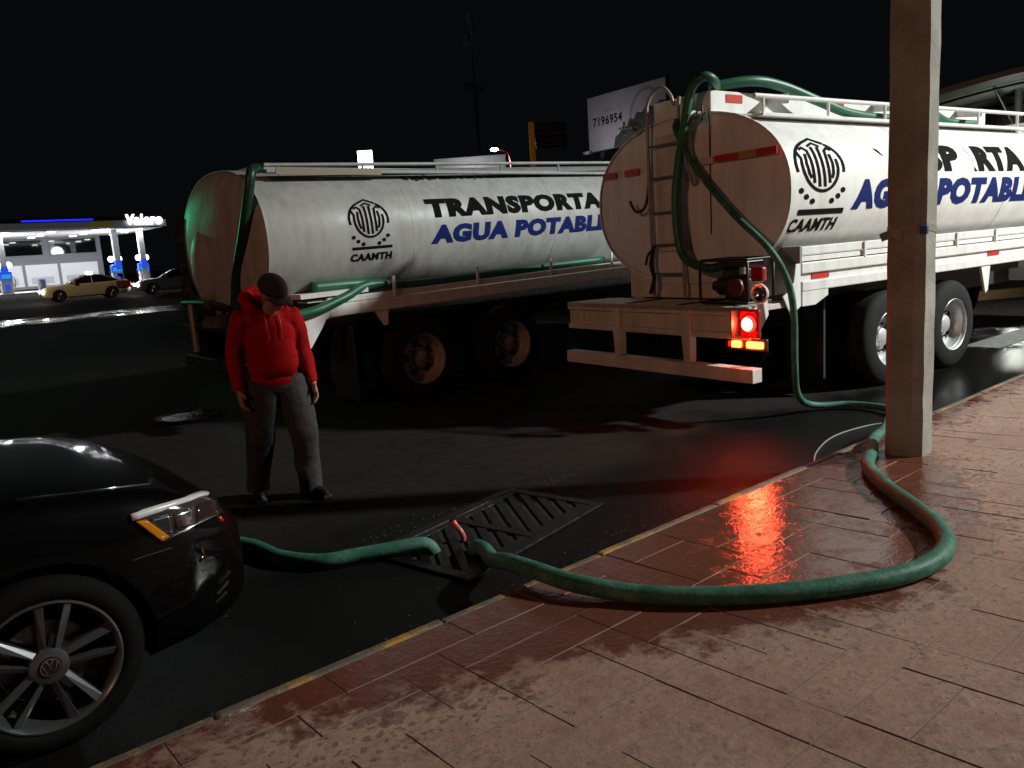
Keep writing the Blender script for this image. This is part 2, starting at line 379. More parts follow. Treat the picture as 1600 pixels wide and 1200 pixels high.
# painted marking, far median kerb, manhole
b = MB(); b.box(0, 2.6, -.22, .22, 0, .004); o = b.build('road_marking', mat('worn_road_paint', (.20, .20, .19), .45, var=.75, vs=9), loc=(11.3, 4.05, .002)); tag(o, kind='structure'); o.rotation_euler.z = -.02
b = MB(); b.box(0, 14, 0, .35, -.05, .16); o = b.build('median_kerb', mat('ochre_kerb', (.26, .15, .05), .8, var=.3), bevel=.02, loc=(17.4, 6.4, 0)); tag(o, kind='structure'); o.rotation_euler.z = -.5
mh = empty('manhole_cover', (2.95, 9.6, 0), 0, 'round iron manhole cover ringed with water beside the man in red', 'manhole cover')
Mz = Matrix.Identity(4)
MB().lathe([(.0, .006), (.30, .006), (.305, .0)], n=36).build('lid', mat('wet_iron', (.02, .02, .02), .16, .6, bump=.3, bs=30), mh, 30)
MB().lathe([(.315, .0), (.318, .012), (.375, .012), (.38, .0)], n=36).build('rim', mat('wet_iron_rim', (.06, .06, .06), .12, .8), mh, 30)

# ------------------------------------------------------------------ storm drain with two panels of diagonal bars
iron = mat('cast_iron_wet', (.008, .0078, .0075), .34, .2, var=.4, vs=14, bump=.5, bs=70, rvar=.12)
pitm = mat('pit_shade', (.003, .003, .003), .9)
drain = empty('drain_grate', (2.87, 3.77, .001), math.radians(13), 'cast iron street drain grate with diagonal slots beside the kerb', 'drain grate')
GW, GH = .62, .66
MB().box(-GW*1.02, GW*1.02, -GH/2*1.02, GH/2*1.02, -.0005, .001).build('pit_shade_sheet', pitm, drain)  # flat near-black sheet, paints the darkness below the bars
fr = MB()
for y in (-GH/2-.03, GH/2+.03): fr.box(-GW-.07, GW+.07, y-.035, y+.035, 0, .018)
for x in (-GW-.035, 0, GW+.035): fr.box(x-.035, x+.035, -GH/2, GH/2, 0, .0175)
fr.build('frame', iron, drain, bevel=.004)
def clip_poly(P, x0, x1):
    for ax, sg in ((x0, 1), (x1, -1)):
        out = []
        for k in range(len(P)):
            a, c = P[k], P[(k+1) % len(P)]; ia, ic = sg*(a[0]-ax) >= 0, sg*(c[0]-ax) >= 0
            if ia: out.append(a)
            if ia != ic:
                t = (ax-a[0])/(c[0]-a[0]); out.append((ax, a[1]+(c[1]-a[1])*t))
        P = out
        if not P: break
    return P
for side in (-1, 1):
    x0, x1 = (-GW, -.035) if side < 0 else (.035, GW)
    for y in (-GH/2+.035, GH/2-.035): MB().box(x0+.004, x1-.004, y-.03, y+.03, .001, .0145).build('panel_rail', iron, drain, bevel=.003)
    ya, yb = -GH/2+.062, GH/2-.062; sk = .85*(yb-ya)
    for k in range(-6, 8):
        x = x0+.05+k*.128
        p = clip_poly([(x-.036-sk*.0, ya), (x+.036, ya), (x+.036+sk, yb), (x-.036+sk, yb)], x0+.006, x1-.006)
        if len(p) > 2: MB().prism(p, .012, Mx(t=(0, 0, .0012))).build('grate_bar', iron, drain, bevel=.003)
# pebbles and wet grit washed against the grate
b = MB(); rq = random.Random(5)
for _ in range(520):
    t = rq.random()
    if t < .55: x, y = rq.uniform(2.2, 4.0), 4.22+rq.gauss(0, .05)
    elif t < .8: x, y = rq.uniform(1.6, 5.6), 3.0+abs(rq.gauss(0, .16))
    else: x, y = rq.uniform(.8, 7), rq.uniform(2.9, 7)
    r = rq.uniform(.002, .0055); b.ball((x, y, r*.5), r*rq.uniform(.8, 1.6), r, r*.7, n=5, m=3)
tag(b.build('grit', mat('wet_grit', (.07, .066, .06), .2, var=.5, vs=90), smooth=60), 'wet grit and pebbles scattered round the drain', 'grit', kind='stuff')

# ------------------------------------------------------------------ tank geometry and lettering
class Tank:
    def __init__(s, a0, a1, cb, zc, hw, hh, n=2.25, rake=0.):
        s.a0, s.a1, s.cb, s.zc, s.hw, s.hh, s.n, s.rake = a0, a1, cb, zc, hw, hh, n, rake
        T = np.linspace(-PI/2, PI/2, 400)
        bb = cb-hw*np.abs(np.cos(T))**(2/n); zz = zc+hh*np.sign(np.sin(T))*np.abs(np.sin(T))**(2/n)
        d = np.hypot(np.diff(bb), np.diff(zz)); s.arc = np.concatenate([[0], np.cumsum(d)]); s.arc -= np.interp(0, T, s.arc); s.bb, s.zz = bb, zz
    def sec(s, scale=1., n=72, off=0.):
        out = []
        for k in range(n):
            t = 2*PI*k/n; c, q = math.cos(t), math.sin(t)
            out.append((s.cb+(s.hw*scale+off)*math.copysign(abs(c)**(2/s.n), c), s.zc+(s.hh*scale+off)*math.copysign(abs(q)**(2/s.n), q)))
        return out
    def z_to_arc(s, z): return float(np.interp(z, s.zz, s.arc))
    def surf(s, a, t, off=.004):
        e = .004
        bq, zq = np.interp([t-e, t, t+e], s.arc, s.bb), np.interp([t-e, t, t+e], s.arc, s.zz)
        tb, tz = bq[2]-bq[0], zq[2]-zq[0]; l = math.hypot(tb, tz)
        return Vector((a, bq[1]-tz/l*off, zq[1]+tb/l*off+s.rake*a))
    def shell(s, bulge_rear, bulge_front=.12):
        rows = []
        K = 7
        for k in range(K):     # dished rear head
            f = math.sin(PI/2*(k+.15)/K); x = s.a0-bulge_rear*(1-f*f)**.5
            rows.append([(x, p[0], p[1]+s.rake*x) for p in s.sec(f*.985)])
        rows.append([(s.a0+.006, p[0], p[1]+s.rake*s.a0) for p in s.sec(.998)])
        for x in np.linspace(s.a0+.02, s.a1, 9): rows.append([(x, p[0], p[1]+s.rake*x) for p in s.sec(1.)])
        for k in range(K-1, -1, -1):
            f = math.sin(PI/2*(k+.15)/K); x = s.a1+bulge_front*(1-f*f)**.5
            rows.append([(x, p[0], p[1]+s.rake*x) for p in s.sec(f*.985)])
        m = MB().grid(rows, True); n = len(rows[0]); N = len(m.v)
        m.f.append(tuple(range(n))); m.f.append(tuple(range(N-n, N))); return m
    def ring(s, a, wd, off):
        r0 = [(a, p[0], p[1]+s.rake*a) for p in s.sec(1., off=off)]; r1 = [(a+wd, p[0], p[1]+s.rake*a) for p in s.sec(1., off=off)]
        i0 = [(a, p[0], p[1]+s.rake*a) for p in s.sec(1., off=-.01)]; i1 = [(a+wd, p[0], p[1]+s.rake*a) for p in s.sec(1., off=-.01)]
        return MB().grid([i0, r0, r1, i1], True)
_tc = {}
def text2d(body, bold=.03, shear=0., sp=1.12):
    """Flat triangles of a text line, x from 0, cap height 1."""
    k = (body, bold, shear)
    if k in _tc: return _tc[k]
    cu = bpy.data.curves.new('t', 'FONT'); cu.body = body; cu.offset = bold; cu.shear = shear; cu.resolution_u = 3; cu.space_character = sp
    ob = bpy.data.objects.new('t', cu); COL.objects.link(ob); dg = bpy.context.evaluated_depsgraph_get(); dg.update()
    me = ob.evaluated_get(dg).to_mesh(); V = [v.co.copy() for v in me.vertices]; F = [tuple(p.vertices) for p in me.polygons]
    ob.evaluated_get(dg).to_mesh_clear(); bpy.data.objects.remove(ob); bpy.data.curves.remove(cu)
    x0, x1 = min(v.x for v in V), max(v.x for v in V); y0, y1 = min(v.y for v in V), max(v.y for v in V)
    V = [((v.x-x0)/(x1-x0), (v.y-y0)/(y1-y0)) for v in V]
    _tc[k] = (V, F); return V, F
def stroke(pts, wd):
    P = [Vector((p[0], p[1], 0)) for p in pts]; V = []; F = []
    for i, p in enumerate(P):
        t = (P[min(i+1, len(P)-1)]-P[max(i-1, 0)]).normalized(); nrm = Vector((-t.y, t.x, 0))*wd/2
        V += [(p+nrm)[:2], (p-nrm)[:2]]
    F = [(2*i, 2*i+1, 2*i+3, 2*i+2) for i in range(len(P)-1)]
    return V, F
def disc2(cx, cy, r, n=14): return [(cx+r*math.cos(2*PI*k/n), cy+r*math.sin(2*PI*k/n)) for k in range(n)], [tuple(range(n))]
def wrap(tank, shapes, a0, a1, z0, z1, name, mt, parent, cut=.03, label=None):
    """lay flat unit-square shapes on the tank side between stations a0..a1 and heights z0..z1"""
    t0, t1 = tank.z_to_arc(z0), tank.z_to_arc(z1)
    bm = bmesh.new()
    for V, F in shapes:
        vv = [bm.verts.new((a0+(a1-a0)*x, t0+(t1-t0)*y, 0)) for x, y in V]
        for f in F:
            try: bm.faces.new([vv[i] for i in f])
            except ValueError: pass
    t = t0+cut
    while t < t1:
        bmesh.ops.bisect_plane(bm, geom=bm.verts[:]+bm.edges[:]+bm.faces[:], plane_co=(0, t, 0), plane_no=(0, 1, 0)); t += cut
    for v in bm.verts: v.co = tank.surf(v.co.x, v.co.y)
    bmesh.ops.recalc_face_normals(bm, faces=bm.faces)
    me = bpy.data.meshes.new(name); bm.to_mesh(me); bm.free(); me.materials.append(mt)
    o = bpy.data.objects.new(name, me); COL.objects.link(o); o.parent = parent
    if label: o['label'] = label
    return o
def arc2(cx, cy, rx, ry, d0, d1, n=18): return [(cx+rx*math.cos(math.radians(d0+(d1-d0)*k/n)), cy+ry*math.sin(math.radians(d0+(d1-d0)*k/n))) for k in range(n+1)]
def emblem():
    S = []; W = .052
    S.append(stroke(arc2(.5, .52, .46, .46, 60, -15), W)); S.append(stroke(arc2(.5, .52, .46, .46, 120, 195), W))      # outer arcs
    S.append(stroke([(.10, .78)]+arc2(.5, .52, .345, .43, 165, 375, 30), W))                                              # bowl
    S.append(stroke([(.28, .93), (.5, 1.04), (.72, .93)], W)); S.append(stroke([(.38, .87), (.5, .94), (.62, .87)], W*.9))  # chevrons
    for sx in (-1, 1):
        S.append(stroke([(.5+sx*.31, .80), (.5+sx*.24, .84), (.5+sx*.17, .78), (.5+sx*.155, .6), (.5+sx*.15, .22)], W))
        S.append(stroke([(.5+sx*.235, .72), (.5+sx*.255, .55), (.5+sx*.235, .38), (.5+sx*.20, .30)], W))
        S.append(stroke([(.5+sx*.06, .86), (.5+sx*.052, .7), (.5+sx*.052, .16)], W))
        for cx, cy in ((.41, .10), (.31, .0), (.19, -.075)): S.append(disc2(.5+sx*cx, cy, .047))
    return S

# ------------------------------------------------------------------ truck wheels
def truck_wheel(parent, x, y, side, rimmat, rad=.5, holes=5):
    e = empty('wheel', (x, y, rad), 0, parent=parent)
    M = wheelM(0, 0, 0, side); Wd = .27
    t = MB().lathe([(.285, 0), (.30, .015), (.36, .02), (.44, .004), (.478, -.018), (.497, -.045), (rad, -.07), (rad, -Wd+.07), (.497, -Wd+.04), (.47, -Wd+.01), (.36, -Wd), (.29, -Wd+.01)], M, 48)
    t.build('tyre', rubber, e, 40)
    for q in (-.09, -.135, -.18): MB().lathe([(rad+.001, q-.008), (rad+.002, q), (rad+.001, q+.008)], M, 48).build('tread_groove', under, e, 60)
    N = 60
    sk = lambda i, k: i in (7, 8) and (k % (N//holes)) in range(2, 7)
    r = MB().lathe([(.30, .004), (.291, .010), (.283, .004), (.277, -.02), (.268, -.03), (.262, -.10), (.235, -.135), (.215, -.14), (.18, -.138), (.145, -.13), (.105, -.125), (.098, -.115), (.095, -.09), (.08, -.08), (0, -.08)], M, N, sk)
    r.build('rim', rimmat, e, 35)
    MB().lathe([(.27, -.2), (0, -.2)], M, 24).build('drum', under, e)
    for k in range(10):
        nb = MB(); a = 2*PI*k/10; c = M @ Vector((.145*math.cos(a), .145*math.sin(a), -.13)); d = M @ Vector((.145*math.cos(a), .145*math.sin(a), -.095)); nb.cyl(c, d, .014, n=6); nb.build('wheel_nut', darksteel, e)
    return e
def inner_wheel(parent, x, y, side, rad=.5):
    M = wheelM(x, y, rad, side)
    MB().lathe([(.28, 0), (.44, .0), (.49, -.04), (rad, -.07), (rad, -.2), (.48, -.24), (.28, -.26)], M, 36).build('inner_tyre', rubber, parent, 40)

# ------------------------------------------------------------------ right tanker (its rear turned to the photographer)
T1 = empty('tanker_truck', (6.08, 4.05, 0), math.radians(-5), 'white water tanker with lit red tail lamps and rear ladder, right of the picture', 'tanker truck')
tk = Tank(.56, 6.35, 1.235, 2.05, 1.275, .83)
tk.shell(.05).build('tank', white_m, T1, 40)
tk.ring(.545, .05, .008).build('end_band', white_m, T1, 40)
for a in (2.6, 4.6): tk.ring(a, .012, .003).build('weld_seam', white_m, T1, 40)
MB().box(.57, 6.1, .42, 2.08, 1.06, 1.5).build('tank_saddle', rear_m, T1, bevel=.01)
# top coaming box with walkway and rails
MB().box(.56, 6.0, .86, 1.62, 2.74, 3.06).build('walkway_box', white_m, T1, bevel=.008)
MB().box(.62, 5.9, .30, .52, 2.735, 2.765).build('walkway_ledge', white_m, T1, bevel=.004)
r = MB(); r.cyl((.62, .40, 2.93), (6.0, .40, 2.95), .022)
for k in range(6): r.cyl((.75+k*1.02, .40, 2.75), (.75+k*1.02, .40, 2.94), .016, n=8)
r.build('top_rail', white_m, T1, 40)
for k in range(3): MB().bar((1.15+k*1.9, .42, 2.93), (1.42+k*1.9, .86, 3.0), .02, .09).build('rail_brace', white_m, T1)
for a, mt in ((.78, redtape), (2.5, redtape), (4.4, redtape)): MB().box(a, a+.24, .852, .858, 2.955, 3.03).build('tape_strip', mt, T1)
rr = MB(); rr.cyl((5.9, .45, 2.78), (6.5, .2, 2.62), .02); rr.build('grab_bar', white_m, T1, 40)
# ladder
for bb in (1.60, 1.17):
    MB().tube([(.46, bb, 1.08), (.44, bb, 1.9), (.44, bb, 2.92), (.46, bb, 3.05)] if bb < 1.5 else spline([(.46, bb, 1.08), (.44, bb, 1.9), (.44, bb, 2.86), (.46, bb, 3.06), (.5, bb-.06, 3.17), (.52, bb-.16, 3.19), (.53, bb-.25, 3.10), (.54, bb-.28, 3.0)], 5), .017, 8).build('ladder_rail', mat('cream_grey_tube', (.30, .27, .24), .45, .2), T1, 60)
for z in (1.32, 1.62, 1.95, 2.30, 2.62): MB().cyl((.45, 1.17, z), (.45, 1.60, z), .012, n=8).build('ladder_rung', mat('brown_grey_tube', (.16, .13, .11), .5), T1, 60)
# pipe, valves
MB().tube(spline([(.5, 1.02, 2.2), (.44, 1.05, 2.45), (.44, 1.07, 2.75), (.45, 1.07, 3.02)], 5), .045, 12).build('filler_pipe', steel, T1, 60)
def valve(bq, z, sgn):
    v = empty('valve', (.44, bq, z), 0, parent=T1)
    MB().cyl((0, 0, 0), (0, sgn*.16, 0), .035, n=12).cyl((0, sgn*.05, 0), (0, sgn*.09, 0), .055, n=12).build('valve_body', steel, v, 40)
    h = MB().cyl((-.02, sgn*.2, -.07), (-.02, sgn*.2, .07), .011, n=8).cyl((-.09, sgn*.2, 0), (.05, sgn*.2, 0), .011, n=8).cyl((0, sgn*.15, 0), (-.02, sgn*.24, 0), .013, n=8); h.build('valve_handle', chrome, v, 40)
valve(1.05, 2.83, -1); valve(1.72, 2.86, 1)
MB().cyl((.5, .84, 1.7), (.5, .83, 2.9), .006, n=6).build('hanging_chain', darksteel, T1)
MB().tube(spline([(.47, 1.63, 2.45), (.45, 1.63, 2.2), (.42, 1.66, 2.02), (.38, 1.74, 1.98), (.36, 1.80, 2.06), (.36, 1.81, 2.1)], 5), .016, 8).build('hose_hook', darksteel, T1, 60)
MB().tube(spline([(.42, 1.55, 1.62), (.40, 1.58, 1.42), (.40, 1.54, 1.28), (.40, 1.60, 1.12)], 5), .022, 6).build('hanging_strap', black_plastic, T1, 60)
MB().tube(spline([(.42, 1.55, 1.6), (.40, 1.62, 1.52), (.40, 1.66, 1.42)], 4), .014, 6).build('hanging_strap', black_plastic, T1, 60)
MB().box(.495, .51, 1.13, 1.55, 1.55, 2.72).build('back_plate', rear_m, T1)
for b0, b1, mt in ((2.37, 2.16, redtape), (2.02, 1.80, redtape), (1.06, .78, rear_m), (.76, .48, redtape), (.48, .28, yeltape), (.28, .06, redtape)):
    z = 2.40
    MB().box(.485, .497, b1, b0, z-.03, z+.035).build('tape_strip', mt, T1)
# rear platform, bumper frame, underrun bar
pl = [(0, 0), (0, 2.52), (.30, 2.52), (.60, 2.35), (.60, 0)]
MB().prism([(p[0], p[1]) for p in pl], .05, Mx(t=(0, 0, .995))).build('rear_deck', rear_m, T1, bevel=.005)
bmpr = MB().box(.0, .05, 0.0, 2.52, .965, 1.046).box(.0, .05, 0.0, 2.52, .755, .81).box(.03, .055, 0.0, 2.52, .81, .965)
bmpr.build('bumper_channel', rear_m, T1, bevel=.006)
for bq in (1.70, .73): MB().prism([(bq-.055, 1.0), (bq+.055, 1.0), (bq+.055, .76), (bq+.03, .505), (bq-.05, .505), (bq-.055, .76)], .09, Mx((0, 1, 0), (0, 0, 1), (1, 0, 0), (-.025, 0, 0))).build('bumper_support', rear_m, T1, bevel=.004)
MB().box(-.04, .09, -.06, 2.53, .375, .503).build('underrun_bar', rear_m, T1, bevel=.006)
for bq in (2.44, 2.33, 2.22):
    MB().lathe([(.05, .0), (.048, -.008), (.0, -.008)], Mx((0, 1, 0), (0, 0, 1), (-1, 0, 0), (.026, bq, .885)), 16).build('unlit_lamp', mat('unlit_red_lens', (.035, .010, .008), .3), T1, 40)
MB().prism([(2.52, .76), (2.52, 1.04), (2.3, 1.04), (2.3, .76)], .02, Mx((0, 1, 0), (0, 0, 1), (1, 0, 0), (.58, 0, 0))).build('deck_end', rear_m, T1)
# right rear corner: tail lamps, reversing lamp, side plates
tl = empty('tail_lamp', (-.01, -.02, .905), 0, parent=T1)
MB().box(-.02, .03, -.10, .11, -.13, .13).build('lamp_housing', red_plastic, tl, bevel=.02)
Mr = Mx((0, 1, 0), (0, 0, 1), (-1, 0, 0), (0, 0, 0))
MB().lathe([(.075, .018), (.07, .035), (.05, .045), (.0, .048)], Mr, 20).build('lamp_lens', red_lit, tl, 60)
MB().box(-.12, .02, .105, .113, -.11, .12).build('light_blocker', black_plastic, tl)  # added plate that keeps the red light off the left tanker
MB().lathe([(.055, .046), (.035, .06), (.0, .064)], Mr, 16).build('lamp_bulb', red_core, tl, 60)
for bq, ww in ((.15, .10), (-.05, .17)):
    lb = MB().box(-.01, .04, bq-ww/2, bq+ww/2, .685, .745).build('light_bar', amber_lit, T1, bevel=.012)
MB().box(.02, .06, -.16, .25, .66, .77).build('light_bar_bracket', black_plastic, T1, bevel=.01)
MB().box(-.012, .02, .225, .255, .69, .74).build('side_marker', red_plastic, T1)
rv = empty('work_lamp', (.0, -.13, 1.17), 0, parent=T1)
MB().lathe([(.03, -.03), (.075, -.01), (.09, .015), (.085, .03), (.068, .02)], Mr, 24).build('lamp_ring', mat('white_plastic', (.7, .7, .68), .35), rv, 40)
MB().lathe([(.068, .02), (.04, .0), (.0, -.02)], Mr, 20).build('reflector', chrome, rv, 60)
MB().box(-.02, .05, -.03, .10, .10, .23).build('red_lamp_case', red_plastic, rv, bevel=.02)
MB().prism([(.0, .78), (.10, .80), (.24, .96), (.22, 1.14), (.02, 1.02)], .012, Mx((1, 0, 0), (0, 0, 1), (0, -1, 0), (0, -.012, 0))).build('corner_plate', skirt_m, T1, bevel=.003)
# engine pump inside its tube frame on the deck
pu = empty('pump', (.30, .36, 1.05), 0, parent=T1)
for xq in (-.2, .16):
    pts = [(xq, -.26, .02), (xq, .26, .02), (xq, .28, .05), (xq, .28, .38), (xq, .26, .41), (xq, -.24, .41), (xq, -.27, .38), (xq, -.27, .05), (xq, -.25, .02)]
    MB().tube(pts, .014, 8).build('frame_hoop', black_plastic, pu, 60)
for y in (-.26, .27): MB().cyl((-.2, y, .41), (.16, y, .41), .012, n=8).cyl((-.2, y, .02), (.16, y, .02), .012, n=8).build('frame_tie', black_plastic, pu, 60)
MB().box(-.12, .12, -.22, .06, .05, .24).box(-.1, .1, -.2, .04, .24, .33).build('engine_block', darksteel, pu, bevel=.02)
MB().box(-.16, .12, -.22, .1, .33, .40).build('fuel_tank', mat('pump_tank', (.035, .02, .025), .3, coat=.4), pu, bevel=.03)
MB().cyl((0, .04, .16), (0, .2, .16), .1, .085, 18).cyl((0, .2, .16), (0, .27, .16), .05, n=14).build('pump_volute', darksteel, pu, 40)
MB().cyl((0, .12, .24), (0, .12, .36), .045, n=14).build('pump_outlet', darksteel, pu, 40)
MB().cyl((-.17, -.1, .16), (-.12, -.1, .16), .085, n=18).build('recoil_cover', mat('pump_red', (.12, .02, .02), .4), pu, 40)
MB().cyl((-.18, -.2, .28), (-.18, -.2, .34), .03, n=10).build('muffler', steel, pu, 40)
# side: tray, two-lip beam, end plates, brackets
MB().box(.74, 6.3, -.015, .06, 1.455, 1.53).build('hose_tray_lip', skirt_m, T1, bevel=.006)
MB().box(.74, 6.3, -.005, .30, 1.395, 1.44).build('hose_tray_floor', skirt_m, T1, bevel=.004)
MB().box(.70, .735, -.02, .32, 1.37, 1.535).build('tray_end', mat('tray_end_grey', (.22, .21, .19), .5), T1, bevel=.004)
for k in range(6): MB().box(1.72+k*.9, 1.75+k*.9, -.035, -.016, 1.38, 1.53).build('tray_post', skirt_m, T1)
MB().box(.72, 6.3, -.03, .05, 1.285, 1.385).build('side_beam_lip', skirt_m, T1, bevel=.01)
MB().box(.72, 6.3, .0, .05, 1.2, 1.285).build('side_beam_web', skirt_m, T1)
MB().box(.72, 6.3, -.035, .05, 1.12, 1.215).build('side_beam_lip', skirt_m, T1, bevel=.01)
for a in (.90, 4.3): MB().box(a, a+.27, -.008, -.002, 1.225, 1.275).build('tape_strip', redtape, T1)
MB().prism([(.72, .985), (.92, .985), (1.12, 1.06), (1.12, 1.118), (.72, 1.118)], .02, Mx((1, 0, 0), (0, 0, 1), (0, -1, 0), (0, -.012, 0))).build('end_panel', skirt_m, T1, bevel=.003)
MB().prism([(.56, .92), (.70, .99), (.70, 1.38), (.63, 1.38), (.60, 1.22), (.50, 1.13), (.44, 1.10), (.50, 1.0)], .015, Mx((1, 0, 0), (0, 0, 1), (0, -1, 0), (0, -.014, 0))).build('corner_guard', skirt_m, T1, bevel=.003)
MB().prism([(4.12, 1.117), (4.34, 1.117), (4.30, .83), (4.24, .80)], .03, Mx((1, 0, 0), (0, 0, 1), (0, -1, 0), (0, .01, 0))).build('skirt_bracket', skirt_m, T1, bevel=.003)
MB().box(1.42, 1.45, .22, .66, .18, 1.0).build('mud_flap', mat('mud_flap_rubber', (.018, .016, .015), .55), T1)
MB().box(1.42, 1.45, 1.88, 2.48, .18, 1.0).build('mud_flap', MATS['mud_flap_rubber'], T1)
# chassis and running gear
for bq in (.82, 1.55): MB().box(.06, 8.6, bq, bq+.1, .74, 1.05).build('chassis_rail', under, T1)
for a in (2.30, 3.60):
    MB().cyl((a, .2, .5), (a, 2.3, .5), .09, n=12).build('axle', under, T1, 40)
    for side, bo in ((-1, .02), (1, 2.45)):
        truck_wheel(T1, a, bo, side, silver, .5)
        inner_wheel(T1, a, bo-side*.33, side)
MB().box(.8, 6.2, .4, 2.1, .98, 1.06).build('sub_frame', under, T1)
# cab beyond the frame
cabm = skirt_m
cp = [(6.75, .75), (6.75, 2.75), (7.1, 2.95), (8.3, 2.9), (8.75, 1.95), (9.15, 1.75), (9.2, .75)]
MB().prism(cp, 2.3, Mx((1, 0, 0), (0, 0, 1), (0, -1, 0), (0, 2.4, 0))).build('cab', cabm, T1, bevel=.05)
MB().prism([(7.3, 1.85), (7.3, 2.6), (8.2, 2.6), (8.5, 1.9)], .02, Mx((1, 0, 0), (0, 0, 1), (0, -1, 0), (0, .098, 0))).build('door_window', glass_dark, T1)
for side, bo in ((-1, .1), (1, 2.36)): truck_wheel(T1, 8.2, bo, side, silver, .5)
# lettering
wrap(tk, emblem(), .63, 1.41, 1.975, 2.49, 'emblem', black_ink, T1, label='black line emblem of arcs and upright bars')
wrap(tk, [([(0, 0), (1, 0), (1, 1), (0, 1)], [(0, 1, 2, 3)])], .68, 1.38, 1.815, 1.865, 'emblem_bar', black_ink, T1)
wrap(tk, [text2d('CAAMTH', .035, .12)], .60, 1.33, 1.665, 1.785, 'lettering', black_ink, T1)
wrap(tk, [text2d('AGUA', .068, .18)], 1.50, 2.84, 1.84, 2.125, 'lettering', blue_ink, T1)
wrap(tk, [text2d('POTABLE', .068, .18)], 3.04, 5.35, 1.84, 2.125, 'lettering', blue_ink, T1)
wrap(tk, [text2d('SP', .068)], 2.86, 3.60, 2.19, 2.48, 'lettering', black_ink, T1)
wrap(tk, [text2d('RTA', .068)], 3.97, 5.12, 2.19, 2.48, 'lettering', black_ink, T1)
wrap(tk, [stroke([(0, 1), (.3, .8), (.5, .45), (.55, .3)], .05), ([(.5, .0), (.95, .0), (.5, .2)], [(0, 1, 2)])], 3.80, 3.95, 2.19, 2.44, 'peeled_letter', black_ink, T1)
wrap(tk, [([(0, 1), (.5, .8), (1, 0), (.6, .3)], [(0, 1, 2, 3)])], 1.98, 2.12, 2.34, 2.43, 'peeled_letter', black_ink, T1)

# ------------------------------------------------------------------ left tanker
T2 = empty('tanker_truck', (3.9, 7.75, 0), 0, 'grimy white water tanker with domed rear end behind the man in red', 'tanker truck')
RK = .018
t2 = Tank(-.52, 6.2, 1.21, 1.935, 1.215, .80, rake=RK)
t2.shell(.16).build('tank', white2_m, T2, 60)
t2.ring(-.535, .03, .003).build('end_band', white2_m, T2, 40)
for a in (1.2, 3.4): t2.ring(a, .012, .002).build('weld_seam', white2_m, T2, 40)
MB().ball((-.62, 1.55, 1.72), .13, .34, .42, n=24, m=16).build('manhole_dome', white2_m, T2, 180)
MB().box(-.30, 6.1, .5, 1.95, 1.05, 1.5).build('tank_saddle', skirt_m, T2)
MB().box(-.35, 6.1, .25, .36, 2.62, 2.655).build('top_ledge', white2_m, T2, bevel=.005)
r = MB(); r.cyl((-.35, .30, 2.70), (6.1, .30, 2.70+RK*6), .02)
r.build('top_rail', white2_m, T2, 40)
for k in range(7): MB().cyl((-.2+k, .30, 2.6+RK*k), (-.2+k, .30, 2.7+RK*k), .013, n=8).build('rail_post', white2_m, T2, 40)
MB().box(-.3, 5.8, .8, 1.7, 2.66, 2.74).build('walkway', white2_m, T2, bevel=.005)
for a0, a1, z0, z1 in ((-.25, 1.0, 2.6, 2.665),): MB().box(a0, a1, .245, .251, z0, z1).build('tape_strip', mat('faded_tape', (.30, .24, .16), .5), T2)
Y2 = -.02
def raked(x0, x1, y0, y1, z0, z1):
    return MB().add([(x, y, z+RK*x) for z in (z0, z1) for y in (y0, y1) for x in (x0, x1)], [(0, 2, 3, 1), (4, 5, 7, 6), (0, 1, 5, 4), (2, 6, 7, 3), (0, 4, 6, 2), (1, 3, 7, 5)])
raked(.05, 6.1, -.02, .06, 1.10, 1.23).build('side_beam', skirt_m, T2, bevel=.008)
raked(.05, 6.1, .0, .06, 1.235, 1.30).build('side_beam_lip', skirt_m, T2, bevel=.006)
raked(-.25, .55, .0, .3, 1.32, 1.37).build('hose_tray_floor', skirt_m, T2)
raked(-.15, 6.1, .06, .3, 1.27, 1.295).build('hose_tray_floor', skirt_m, T2)
MB().prism([(-.20, .80), (-.05, 1.0), (.0, 1.08), (.05, 1.105), (.05, 1.29), (-.10, 1.23), (-.28, 1.10), (-.32, .86)], .03, Mx((1, 0, 0), (0, 0, 1), (0, -1, 0), (0, .012, 0))).build('corner_guard', skirt_m, T2, bevel=.004)
for k, a in enumerate((.86, 2.04, 3.25, 4.4)): MB().box(a-.015, a+.015, -.045, -.022, 1.25+RK*a, 1.46+RK*a).build('tray_post', skirt_m, T2)
MB().prism([(.60, 1.105), (.76, 1.11), (.745, .95), (.70, .945)], .03, Mx((1, 0, 0), (0, 0, 1), (0, -1, 0), (0, .0, 0))).build('skirt_bracket', skirt_m, T2)
for bq in (.82, 1.50): MB().box(-.4, 8.4, bq, bq+.1, .74, 1.05).build('chassis_rail', under, T2)
for a in (1.22, 2.57):
    MB().cyl((a, .2, .49), (a, 2.3, .49), .09, n=12).build('axle', under, T2, 40)
    for side, bo in ((-1, .03), (1, 2.38)):
        truck_wheel(T2, a, bo, side, rusty, .49); inner_wheel(T2, a, bo-side*.33, side, .49)
MB().box(-.3, 6, .3, 2.1, .98, 1.05).build('sub_frame', under, T2)
MB().box(.30, .33, .02, .6, .15, .98).build('mud_flap', MATS['mud_flap_rubber'], T2)
